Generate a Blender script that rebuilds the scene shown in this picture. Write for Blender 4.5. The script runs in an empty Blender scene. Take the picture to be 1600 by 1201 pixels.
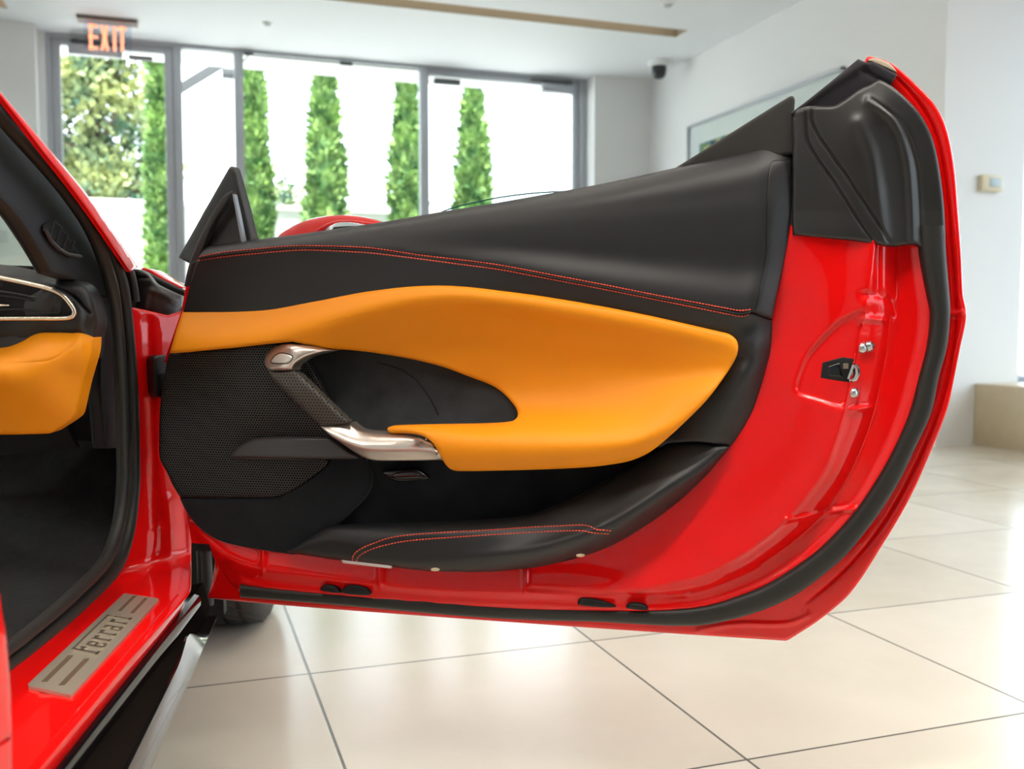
import bpy, bmesh, math, random
import numpy as np
from mathutils import Vector, Matrix
from mathutils.geometry import delaunay_2d_cdt
random.seed(7); RNG = np.random.default_rng(7)
SC = bpy.context.scene; COL = SC.collection
A = lambda *p: np.array(p, float)

# ------------------------------------------------------------------ camera (frame 1600 x 1201)
F = 1514.; CX, CY = 800., 600.5; HCAM = .8
PITCH = math.atan(95 / F); YAW = math.atan(521 * math.cos(PITCH) / F)
FW = A(math.sin(YAW) * math.cos(PITCH), math.cos(YAW) * math.cos(PITCH), -math.sin(PITCH))
RT = A(math.cos(YAW), -math.sin(YAW), 0); UP = np.cross(RT, FW); CAM = A(0, 0, HCAM)
def rays(X, Y):
    X = np.atleast_1d(np.asarray(X, float)); Y = np.atleast_1d(np.asarray(Y, float))
    return FW[None] + RT[None] * ((X - CX) / F)[:, None] - UP[None] * ((Y - CY) / F)[:, None]
def onz(x, y, z): r = rays(x, y)[0]; return CAM + r * (z - HCAM) / r[2]
def ony(x, y, v): r = rays(x, y)[0]; return CAM + r * v / r[1]
def onx(x, y, v): r = rays(x, y)[0]; return CAM + r * v / r[0]

class Plane:
    """a real plane in the room: origin, normal; w is the height above it in metres"""
    def __init__(s, o, n):
        s.o = np.asarray(o, float); s.n = np.asarray(n, float) / np.linalg.norm(n)
        s.u = np.cross(A(0, 0, 1), s.n)
        s.u = A(1, 0, 0) if np.linalg.norm(s.u) < 1e-6 else s.u / np.linalg.norm(s.u)
        s.v = np.cross(s.n, s.u)
    def hit(s, X, Y, w=0.):
        r = rays(X, Y)
        t = ((s.o - CAM) @ s.n + w) / (r @ s.n)
        return CAM[None] + r * t[:, None]
    def uv(s, P): d = P - s.o; return np.stack([d @ s.u, d @ s.v], 1)

# car axes: forward, outward (to the right of the car)
CA = math.radians(12.95)
CF = A(math.sin(CA), math.cos(CA), 0); CO = A(math.cos(CA), -math.sin(CA), 0)
def car_pt(f, l, z): return CF * f + CO * l + A(0, 0, z)
def lat_plane(l): return Plane(CO * l, CO)                 # vertical, along the car
def cross_plane(f): return Plane(CF * f, -CF)              # vertical, across the car, facing rearwards
ZL = 1.68
DOOR_O = A(*(ZL * (A(math.sin(YAW), math.cos(YAW), 0) - .35 * RT))[:2], 0)
DH = YAW + math.radians(102.2)
DU = A(math.sin(DH), math.cos(DH), 0); DN = A(DU[1], -DU[0], 0)
if DN @ (CAM - DOOR_O) < 0: DN = -DN
DOOR = Plane(DOOR_O, DN)

# ------------------------------------------------------------------ objects
def tag(o, label=None, cat=None, group=None, kind=None):
    if label: o['label'] = label
    if cat: o['category'] = cat
    if group: o['group'] = group
    if kind: o['kind'] = kind
    return o
def empty(name, loc, label=None, cat=None, group=None, kind=None):
    o = bpy.data.objects.new(name, None); COL.objects.link(o); o.location = Vector(loc); o.empty_display_size = .1
    return tag(o, label, cat, group, kind)
def wloc(o):
    v = Vector((0, 0, 0))
    while o is not None: v = v + o.location; o = o.parent
    return v
def link(name, me, mat, parent=None, origin=None, label=None):
    """vertices of me are in room coordinates"""
    o = bpy.data.objects.new(name, me); COL.objects.link(o)
    if origin is None:
        vs = np.empty(len(me.vertices) * 3); me.vertices.foreach_get('co', vs); vs = vs.reshape(-1, 3)
        origin = ((vs.min(0) + vs.max(0)) / 2) if len(vs) else A(0, 0, 0)
        origin[2] = vs[:, 2].min() if len(vs) else 0
    origin = Vector(origin)
    me.transform(Matrix.Translation(-origin))
    o.parent = parent
    o.location = origin - (wloc(parent) if parent else Vector((0, 0, 0)))
    if mat is not None: me.materials.append(mat)
    if label: o['label'] = label
    return o
def mesh_of(name, V, Fc, smooth=True, angle=40):
    me = bpy.data.meshes.new(name)
    me.from_pydata([tuple(map(float, v)) for v in V], [], [tuple(int(i) for i in f) for f in Fc])
    me.validate(); me.update()
    if smooth and len(me.polygons):
        me.polygons.foreach_set('use_smooth', [True] * len(me.polygons))
        me.set_sharp_from_angle(angle=math.radians(angle))
    return me

class MB:
    """collects pieces of ONE mesh"""
    def __init__(s): s.V = []; s.F = []
    def add(s, V, Fc):
        b = len(s.V); s.V += [tuple(v) for v in V]; s.F += [tuple(i + b for i in f) for f in Fc]; return s
    def box(s, lo, hi, bev=0.):
        bm = bmesh.new(); bmesh.ops.create_cube(bm, size=1)
        lo, hi = np.minimum(lo, hi), np.maximum(lo, hi)
        for v in bm.verts:
            v.co = Vector([lo[i] + (v.co[i] + .5) * (hi[i] - lo[i]) for i in range(3)])
        if bev > 0: bmesh.ops.bevel(bm, geom=bm.edges[:], offset=bev, segments=2, affect='EDGES', profile=.5)
        bm.verts.index_update()
        s.add([v.co[:] for v in bm.verts], [[v.index for v in f.verts] for f in bm.faces]); bm.free(); return s
    def obox(s, c, ax, ay, az, bev=0.):
        """oriented box: centre and half-axis vectors"""
        b = len(s.V); s.box(A(-1, -1, -1), A(1, 1, 1), 0)
        for i in range(b, len(s.V)):
            x, y, z = s.V[i]; s.V[i] = tuple(np.asarray(c) + np.asarray(ax) * x + np.asarray(ay) * y + np.asarray(az) * z)
        return s
    def prism(s, poly, d):
        """poly: 3-D loop, extruded along d"""
        n = len(poly); P = [np.asarray(p, float) for p in poly]
        s.add(P + [p + d for p in P], [list(range(n)), list(range(2 * n - 1, n - 1, -1))] + [[i, (i + 1) % n, n + (i + 1) % n, n + i] for i in range(n)])
        return s
    def tube(s, pts, r, seg=10, closed=False, flat=None, cap=True):
        """round bar through 3-D points; flat = (direction, factor) squashes the section"""
        P = np.asarray(pts, float); n = len(P); R = np.broadcast_to(r, (n,))
        if closed: T = np.roll(P, -1, 0) - np.roll(P, 1, 0)
        else: T = np.gradient(P, axis=0)
        T /= np.linalg.norm(T, axis=1)[:, None] + 1e-12
        ref = A(0, 0, 1) if flat is None else np.asarray(flat[0], float)
        V = []; prev = None
        for i in range(n):
            rf = ref if flat is not None or prev is None else prev
            a = rf - T[i] * (rf @ T[i])
            if np.linalg.norm(a) < 1e-4: a = A(1, 0, 0) - T[i] * T[i][0]
            a /= np.linalg.norm(a); b = np.cross(T[i], a); prev = a
            k = 1 if flat is None else flat[1]
            for j in range(seg):
                t = 2 * math.pi * j / seg
                V.append(P[i] + R[i] * (a * math.cos(t) * k + b * math.sin(t)))
        Fc = []
        for i in range(n if closed else n - 1):
            i2 = (i + 1) % n
            for j in range(seg):
                j2 = (j + 1) % seg
                Fc.append([i * seg + j, i * seg + j2, i2 * seg + j2, i2 * seg + j])
        if cap and not closed: Fc += [list(range(seg))[::-1], [(n - 1) * seg + j for j in range(seg)]]
        return s.add(V, Fc)
    def lathe(s, prof, c, ax, seg=48, closed=False):
        """prof: (radius, height along ax)"""
        ax = np.asarray(ax, float) / np.linalg.norm(ax)
        a = np.cross(ax, A(0, 0, 1) if abs(ax[2]) < .9 else A(1, 0, 0)); a /= np.linalg.norm(a); b = np.cross(ax, a)
        V = []; m = len(prof)
        for k in range(seg):
            t = 2 * math.pi * k / seg
            for r, h in prof: V.append(np.asarray(c) + ax * h + (a * math.cos(t) + b * math.sin(t)) * r)
        Fc = []
        for k in range(seg):
            k2 = (k + 1) % seg
            for i in range(m if closed else m - 1):
                i2 = (i + 1) % m
                Fc.append([k * m + i, k2 * m + i, k2 * m + i2, k * m + i2])
        return s.add(V, Fc)
    def obj(s, name, mat, parent=None, label=None, smooth=True, angle=40, origin=None):
        me = mesh_of(name, s.V, s.F, smooth, angle)
        bm = bmesh.new(); bm.from_mesh(me); bmesh.ops.recalc_face_normals(bm, faces=bm.faces[:]); bm.to_mesh(me); bm.free()
        if smooth: me.set_sharp_from_angle(angle=math.radians(angle))
        return link(name, me, mat, parent, origin, label)

# ------------------------------------------------------------------ materials
def mat(name, col, rough=.5, metal=0., coat=0., coat_rough=.03, spec=.5, sheen=0., emit=None, bump=None, mottle=None, ior=1.5):
    m = bpy.data.materials.new(name); m.use_nodes = True
    nt = m.node_tree; b = nt.nodes['Principled BSDF']
    b.inputs['Base Color'].default_value = (*col, 1); b.inputs['Roughness'].default_value = rough
    b.inputs['Metallic'].default_value = metal; b.inputs['IOR'].default_value = ior
    b.inputs['Specular IOR Level'].default_value = spec
    b.inputs['Coat Weight'].default_value = coat; b.inputs['Coat Roughness'].default_value = coat_rough
    b.inputs['Coat IOR'].default_value = 1.4
    b.inputs['Sheen Weight'].default_value = sheen; b.inputs['Sheen Roughness'].default_value = .6
    if emit: b.inputs['Emission Color'].default_value = (*emit[0], 1); b.inputs['Emission Strength'].default_value = emit[1]
    if bump or mottle:
        tc = nt.nodes.new('ShaderNodeTexCoord')
    if bump:
        sc, st, dist = bump
        n = nt.nodes.new('ShaderNodeTexNoise'); n.inputs['Scale'].default_value = sc; n.inputs['Detail'].default_value = 4
        bp = nt.nodes.new('ShaderNodeBump'); bp.inputs['Strength'].default_value = st; bp.inputs['Distance'].default_value = dist
        nt.links.new(tc.outputs['Object'], n.inputs['Vector']); nt.links.new(n.outputs['Fac'], bp.inputs['Height']); nt.links.new(bp.outputs['Normal'], b.inputs['Normal'])
    if mottle:
        sc, amt = mottle
        n = nt.nodes.new('ShaderNodeTexNoise'); n.inputs['Scale'].default_value = sc; n.inputs['Detail'].default_value = 6; n.inputs['Roughness'].default_value = .65
        r = nt.nodes.new('ShaderNodeValToRGB')
        r.color_ramp.elements[0].position = .3; r.color_ramp.elements[1].position = .7
        r.color_ramp.elements[0].color = (*[c * (1 - amt) for c in col], 1); r.color_ramp.elements[1].color = (*[min(1, c * (1 + amt)) for c in col], 1)
        nt.links.new(tc.outputs['Object'], n.inputs['Vector']); nt.links.new(n.outputs['Fac'], r.inputs['Fac']); nt.links.new(r.outputs['Color'], b.inputs['Base Color'])
    return m
def node(nt, t, **kw):
    n = nt.nodes.new(t)
    for k, v in kw.items(): setattr(n, k, v)
    return n
def math_n(nt, op, a, b=None, c=None):
    n = node(nt, 'ShaderNodeMath', operation=op)
    for i, v in enumerate((a, b, c)):
        if v is None: continue
        if isinstance(v, (int, float)): n.inputs[i].default_value = v
        else: nt.links.new(v, n.inputs[i])
    return n.outputs[0]
def perforated(name, col, hole, pitch, rad, rough=.5, spec=.5, dim=(1, 1.732), bump=.6):
    """staggered round holes punched in a sheet, laid out in metres on the sheet"""
    m = mat(name, col, rough, spec=spec); nt = m.node_tree; b = nt.nodes['Principled BSDF']
    uv = node(nt, 'ShaderNodeUVMap', uv_map='sheet'); sp = node(nt, 'ShaderNodeSeparateXYZ'); nt.links.new(uv.outputs[0], sp.inputs[0])
    ds = []
    for off in (0, .5):
        x = math_n(nt, 'ADD', math_n(nt, 'MULTIPLY', sp.outputs[0], 1 / (pitch * dim[0])), off + 100)
        y = math_n(nt, 'ADD', math_n(nt, 'MULTIPLY', sp.outputs[1], 1 / (pitch * dim[1])), off + 100)
        fx = math_n(nt, 'MULTIPLY', math_n(nt, 'SUBTRACT', math_n(nt, 'FRACT', x), .5), dim[0])
        fy = math_n(nt, 'MULTIPLY', math_n(nt, 'SUBTRACT', math_n(nt, 'FRACT', y), .5), dim[1])
        ds.append(math_n(nt, 'SQRT', math_n(nt, 'ADD', math_n(nt, 'MULTIPLY', fx, fx), math_n(nt, 'MULTIPLY', fy, fy))))
    d = math_n(nt, 'MINIMUM', ds[0], ds[1])
    mr = node(nt, 'ShaderNodeMapRange'); mr.inputs['From Min'].default_value = rad * .8; mr.inputs['From Max'].default_value = rad * 1.2
    nt.links.new(d, mr.inputs['Value'])
    mx = node(nt, 'ShaderNodeMix', data_type='RGBA'); mx.inputs['A'].default_value = (*hole, 1); mx.inputs['B'].default_value = (*col, 1)
    nt.links.new(mr.outputs[0], mx.inputs['Factor']); nt.links.new(mx.outputs['Result'], b.inputs['Base Color'])
    sl = math_n(nt, 'MULTIPLY', mr.outputs[0], spec); nt.links.new(sl, b.inputs['Specular IOR Level'])
    bp = node(nt, 'ShaderNodeBump'); bp.inputs['Strength'].default_value = bump; bp.inputs['Distance'].default_value = pitch * .3
    nt.links.new(mr.outputs[0], bp.inputs['Height']); nt.links.new(bp.outputs['Normal'], b.inputs['Normal'])
    return m
def glass(name, tint=(1, 1, 1), refl=1.0):
    m = bpy.data.materials.new(name); m.use_nodes = True; nt = m.node_tree; nt.nodes.clear()
    o = node(nt, 'ShaderNodeOutputMaterial'); t = node(nt, 'ShaderNodeBsdfTransparent'); g = node(nt, 'ShaderNodeBsdfGlossy')
    t.inputs[0].default_value = (*tint, 1); g.inputs['Roughness'].default_value = .02; g.inputs[0].default_value = (refl, refl, refl, 1)
    f = node(nt, 'ShaderNodeFresnel'); f.inputs[0].default_value = 1.45; mx = node(nt, 'ShaderNodeMixShader')
    gm = node(nt, 'ShaderNodeNewGeometry'); fr = math_n(nt, 'MULTIPLY', f.outputs[0], math_n(nt, 'SUBTRACT', 1, gm.outputs['Backfacing']))
    nt.links.new(fr, mx.inputs[0]); nt.links.new(t.outputs[0], mx.inputs[1]); nt.links.new(g.outputs[0], mx.inputs[2]); nt.links.new(mx.outputs[0], o.inputs[0])
    return m
def tiles(name):
    m = mat(name, (.66, .60, .49), .16, spec=.5); nt = m.node_tree; b = nt.nodes['Principled BSDF']
    g = node(nt, 'ShaderNodeNewGeometry'); sp = node(nt, 'ShaderNodeSeparateXYZ'); nt.links.new(g.outputs['Position'], sp.inputs[0])
    P = .7055; cells = []; ds = []
    for ax, off in ((0, .267), (1, 2.207)):
        v = math_n(nt, 'ADD', math_n(nt, 'MULTIPLY', math_n(nt, 'SUBTRACT', sp.outputs[ax], off), 1 / P), 50)
        cells.append(math_n(nt, 'FLOOR', v)); fr = math_n(nt, 'FRACT', v)
        ds.append(math_n(nt, 'MINIMUM', fr, math_n(nt, 'SUBTRACT', 1, fr)))
    d = math_n(nt, 'MINIMUM', *ds)
    mr = node(nt, 'ShaderNodeMapRange'); mr.inputs['From Min'].default_value = .0022 / P; mr.inputs['From Max'].default_value = .0034 / P
    nt.links.new(d, mr.inputs['Value'])
    cv = node(nt, 'ShaderNodeCombineXYZ'); nt.links.new(cells[0], cv.inputs[0]); nt.links.new(cells[1], cv.inputs[1])
    wn = node(nt, 'ShaderNodeTexWhiteNoise', noise_dimensions='3D'); nt.links.new(cv.outputs[0], wn.inputs['Vector'])
    no = node(nt, 'ShaderNodeTexNoise'); no.inputs['Scale'].default_value = 3.; no.inputs['Detail'].default_value = 8; no.inputs['Roughness'].default_value = .6
    ad = node(nt, 'ShaderNodeVectorMath', operation='ADD'); nt.links.new(g.outputs['Position'], ad.inputs[0])
    sc = node(nt, 'ShaderNodeVectorMath', operation='SCALE'); sc.inputs['Scale'].default_value = 7; nt.links.new(wn.outputs['Color'], sc.inputs[0]); nt.links.new(sc.outputs[0], ad.inputs[1])
    nt.links.new(ad.outputs[0], no.inputs['Vector'])
    f = math_n(nt, 'ADD', math_n(nt, 'MULTIPLY', no.outputs['Fac'], .7), math_n(nt, 'MULTIPLY', wn.outputs['Value'], .3))
    r = node(nt, 'ShaderNodeValToRGB'); r.color_ramp.elements[0].position = .25; r.color_ramp.elements[1].position = .75
    r.color_ramp.elements[0].color = (.56, .515, .425, 1); r.color_ramp.elements[1].color = (.655, .61, .525, 1); nt.links.new(f, r.inputs['Fac'])
    mx = node(nt, 'ShaderNodeMix', data_type='RGBA'); mx.inputs['A'].default_value = (.11, .10, .08, 1)
    nt.links.new(mr.outputs[0], mx.inputs['Factor']); nt.links.new(r.outputs['Color'], mx.inputs['B']); nt.links.new(mx.outputs['Result'], b.inputs['Base Color'])
    rr = math_n(nt, 'ADD', math_n(nt, 'MULTIPLY', no.outputs['Fac'], .16), .12); nt.links.new(rr, b.inputs['Roughness'])
    bp = node(nt, 'ShaderNodeBump'); bp.inputs['Strength'].default_value = .3; bp.inputs['Distance'].default_value = .002
    nt.links.new(mr.outputs[0], bp.inputs['Height']); nt.links.new(bp.outputs['Normal'], b.inputs['Normal'])
    return m
def foliage(name, dark, light, scale=6.):
    m = mat(name, light, .6, spec=.3); nt = m.node_tree; b = nt.nodes['Principled BSDF']
    tc = node(nt, 'ShaderNodeTexCoord'); n = node(nt, 'ShaderNodeTexNoise'); n.inputs['Scale'].default_value = scale; n.inputs['Detail'].default_value = 5
    r = node(nt, 'ShaderNodeValToRGB'); r.color_ramp.elements[0].position = .38; r.color_ramp.elements[1].position = .62
    r.color_ramp.elements[0].color = (*dark, 1); r.color_ramp.elements[1].color = (*light, 1)
    nt.links.new(tc.outputs['Object'], n.inputs['Vector']); nt.links.new(n.outputs['Fac'], r.inputs['Fac']); nt.links.new(r.outputs['Color'], b.inputs['Base Color'])
    return m
M = dict(
    red=mat('red paint', (.74, .003, .003), .4, coat=1., coat_rough=.02, spec=.05),
    leather=mat('black leather', (.0115, .0112, .012), .46, spec=.42, bump=(900, .12, .0006)),
    orange=mat('tan orange leather', (.80, .265, .004), .52, spec=.25, bump=(900, .10, .0006)),
    suede=mat('black suede', (.0075, .009, .011), .95, spec=.1, sheen=.10, mottle=(14, .45)),
    recess=mat('lightened black suede', (.019, .022, .024), .95, spec=.12, sheen=.3, mottle=(16, .5)),  # the black suede again, recess's lit sheen put into a lighter colour
    carpet=mat('black carpet', (.009, .009, .009), 1., spec=.05, sheen=.08, mottle=(18, .6), bump=(420, .6, .003)),
    plastic=mat('black plastic', (.013, .012, .0115), .40, spec=.5, bump=(1400, .06, .0005)),
    darkplastic=mat('matt black plastic', (.007, .007, .007), .6, spec=.3),
    gloss=mat('gloss black', (.004, .004, .005), .10, spec=.5, coat=.2),
    rubber=mat('black rubber', (.014, .0135, .012), .5, spec=.4),
    flock=mat('black flocked strip', (.010, .008, .013), .9, spec=.2, sheen=.2, bump=(700, .5, .001)),
    felt=mat('grey felt', (.025, .024, .022), .85, spec=.2, sheen=.15, bump=(700, .3, .001)),
    trimgrey=mat('dark grey satin plastic', (.032, .029, .028), .38, spec=.5),
    silver=mat('satin silver', (.60, .53, .47), .30, metal=.85),
    button=mat('button silver', (.62, .60, .55), .35, metal=.5),
    champagne=mat('pale satin metal', (.72, .62, .50), .25, metal=.9),
    steel=mat('brushed steel', (.56, .51, .41), .42, metal=.8),
    shaded=mat('engraved steel', (.16, .11, .07), .5, metal=.5),
    chrome=mat('chrome', (.42, .42, .42), .22, metal=1.),
    thread=mat('orange red thread', (.75, .085, .045), .6),
    tyre=mat('tyre rubber', (.042, .040, .037), .6, spec=.35),
    white=mat('white wall paint', (.83, .845, .85), .6, spec=.25),
    ceil=mat('ceiling paint', (.88, .91, .95), .7, spec=.2),
    beige=mat('beige slot paint', (.34, .285, .205), .6, spec=.2),
    stone=mat('beige stone', (.56, .47, .32), .35, spec=.4, mottle=(5, .08)),
    alu=mat('grey aluminium', (.46, .48, .52), .4, metal=.35),
    aludark=mat('dark grey metal', (.10, .105, .115), .45, metal=.2),
    brown=mat('bronze bracket', (.20, .15, .13), .5, metal=.3),
    acrylic=glass('clear acrylic', (.86, .90, .95)),
    exitred=mat('lit red lettering', (.9, .45, .3), .5, emit=((1., .36, .2), .75)),
    pane=glass('window glass', (.97, .99, .985), .5),
    greenpane=glass('green windscreen glass', (.92, .99, .94), .5),
    sidepane=glass('side glass', (.86, .95, .96), .7),
    mirrorglass=mat('mirror glass', (.75, .80, .80), .05, metal=1.),
    lens=mat('clear reflector lens', (.75, .82, .88), .15, spec=.6, coat=.5),
    carbon=None, mesh=None, grip=None,
    asphalt=mat('dark asphalt', (.09, .09, .095), .9, spec=.2), extwhite=mat('white render', (.85, .85, .84), .8, spec=.1),
    paving=mat('pale paving', (.62, .62, .62), .8, spec=.2),
    ivory=mat('ivory plastic', (.72, .64, .46), .45), screen=mat('grey display', (.42, .52, .55), .2),
    smoked=mat('smoked dome', (.012, .014, .02), .1, spec=.6),
    bark=mat('bark', (.10, .07, .05), .9),
    tile=tiles('beige floor tiles'),
    cypress=foliage('cypress green', (.07, .17, .05), (.30, .46, .14), 5.),
    broad=foliage('yellow green leaves', (.05, .13, .09), (.44, .47, .17), 1.6),
)
M['mesh'] = perforated('black perforated mesh', (.021, .020, .019), (.0015, .0015, .002), .0047, .30, .42, .5)
M['grip'] = perforated('perforated grip leather', (.060, .054, .045), (.004, .004, .004), .0056, .19, .5, .4, bump=.4)
M['carbon'] = perforated('woven carbon', (.060, .042, .034), (.008, .006, .005), .006, .30, .3, .6, bump=.2)

# ------------------------------------------------------------------ outlines and reliefs
def crv(pts, sp=3., closed=True):
    """smooth line through points; a point with a third value is a corner"""
    P = [A(p[0], p[1]) for p in pts]; c = [len(p) > 2 for p in pts]; n = len(P)
    out = []
    for i in range(n if closed else n - 1):
        p1, p2 = P[i], P[(i + 1) % n]
        if closed: p0, p3 = P[i - 1], P[(i + 2) % n]
        else: p0, p3 = P[max(i - 1, 0)], P[min(i + 2, n - 1)]
        L = np.linalg.norm(p2 - p1)
        t1 = (p2 - p0) / (np.linalg.norm(p2 - p1) + np.linalg.norm(p1 - p0) + 1e-9) * L
        t2 = (p3 - p1) / (np.linalg.norm(p3 - p2) + np.linalg.norm(p2 - p1) + 1e-9) * L
        if c[i] or (not closed and i == 0): t1 = None
        if c[(i + 1) % n] or (not closed and i + 1 == n - 1): t2 = None
        if t1 is None and t2 is None: t1 = t2 = p2 - p1
        elif t1 is None: t1 = 1.5 * (p2 - p1) - .5 * t2
        elif t2 is None: t2 = 1.5 * (p2 - p1) - .5 * t1
        k = max(1, int(round(L / sp)))
        for j in range(k):
            t = j / k
            out.append((2*t**3 - 3*t**2 + 1) * p1 + (t**3 - 2*t**2 + t) * t1 + (-2*t**3 + 3*t**2) * p2 + (t**3 - t**2) * t2)
    if not closed: out.append(P[-1])
    return np.array(out)
def seg_dist(X, Y, L, closed):
    a = L if closed else L[:-1]; b = np.roll(L, -1, 0) if closed else L[1:]
    d = b - a; q = (d ** 2).sum(1) + 1e-12
    out = np.empty(len(X))
    for s in range(0, len(X), 4000):
        px = X[s:s+4000, None]; py = Y[s:s+4000, None]
        t = np.clip(((px - a[:, 0]) * d[:, 0] + (py - a[:, 1]) * d[:, 1]) / q, 0, 1)
        out[s:s+4000] = np.sqrt(((px - a[:, 0] - t * d[:, 0]) ** 2 + (py - a[:, 1] - t * d[:, 1]) ** 2).min(1))
    return out
def inside(X, Y, L):
    r = np.zeros(len(X), bool); n = len(L)
    for i in range(n):
        x1, y1 = L[i]; x2, y2 = L[(i + 1) % n]
        if y1 == y2: continue
        c = ((y1 > Y) != (y2 > Y)) & (X < (x2 - x1) * (Y - y1) / (y2 - y1) + x1)
        r ^= c
    return r
def rbf(pts):
    """thin-plate relief through (x, y, height in mm)"""
    P = np.array(pts, float); xy = P[:, :2] / 100; n = len(P)
    def phi(r2): return .5 * r2 * np.log(r2 + 1e-12)
    K = phi(((xy[:, None] - xy[None]) ** 2).sum(2)) + 1e-5 * np.eye(n)
    Q = np.c_[np.ones(n), xy]; S = np.zeros((n + 3, n + 3)); S[:n, :n] = K; S[:n, n:] = Q; S[n:, :n] = Q.T
    c = np.linalg.solve(S, np.r_[P[:, 2], 0, 0, 0])
    def f(X, Y):
        q = np.stack([X, Y], 1) / 100; o = np.empty(len(q))
        for s in range(0, len(q), 8000):
            k = q[s:s+8000]
            o[s:s+8000] = phi(((k[:, None] - xy[None]) ** 2).sum(2)) @ c[:n] + c[n] + k @ c[n+1:]
        return o / 1000
    return f
def flat(mm): return lambda X, Y: np.full(len(X), mm / 1000.)
def along(pts):
    """smooth value along x through (x, value) points"""
    c = crv([(p[0], p[1]) for p in pts], 4, False); o = np.argsort(c[:, 0], kind='stable'); c = c[o]
    return lambda X: np.interp(X, c[:, 0], c[:, 1])
def loft(guides):
    """relief carried by guide lines listed from top to bottom: each (line points or function, height points in mm)"""
    G = [(g if callable(g) else along(g), along(h) if isinstance(h, list) else (lambda X, h=h: np.full(len(X), float(h)))) for g, h in guides]
    def f(X, Y):
        yk = np.stack([g(X) for g, _ in G], 1); hk = np.stack([h(X) for _, h in G], 1); K = yk.shape[1]
        for k in range(1, K): yk[:, k] = np.maximum(yk[:, k], yk[:, k - 1] + .5)
        sl = np.diff(hk, axis=1) / np.diff(yk, axis=1)
        m = np.empty_like(hk); m[:, 0] = sl[:, 0]; m[:, -1] = sl[:, -1]
        d0 = yk[:, 1:-1] - yk[:, :-2]; d1 = yk[:, 2:] - yk[:, 1:-1]
        m[:, 1:-1] = (sl[:, :-1] * d1 + sl[:, 1:] * d0) / (d0 + d1)
        i = np.clip((Y[:, None] > yk).sum(1) - 1, 0, K - 2); r = np.arange(len(X))
        y0 = yk[r, i]; dy = yk[r, i + 1] - y0; t = (Y - y0) / dy; tc = np.clip(t, 0, 1)
        h = (2*tc**3 - 3*tc**2 + 1) * hk[r, i] + (tc**3 - 2*tc**2 + tc) * dy * m[r, i] + (-2*tc**3 + 3*tc**2) * hk[r, i + 1] + (tc**3 - tc**2) * dy * m[r, i + 1]
        h = h + np.where(t > 1, (t - 1) * dy * m[r, K - 1], 0) + np.where(t < 0, t * dy * m[r, 0], 0)
        return h / 1000
    return f
def smooth(t): t = np.clip(t, 0, 1); return t * t * (3 - 2 * t)
def ridges(f, lst):
    """adds raised (+) or sunk (-) soft lines: (line, amplitude mm, half width px)"""
    L = [(crv(p, 5, False), a / 1000, s) for p, a, s in lst]
    def g(X, Y):
        w = f(X, Y)
        for l, a, s in L: w = w + a * np.exp(-(seg_dist(X, Y, l, False) / s) ** 2)
        return w
    g.lines = getattr(f, 'lines', []) + [(l, s) for l, a, s in L if s < 7]
    return g
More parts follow.
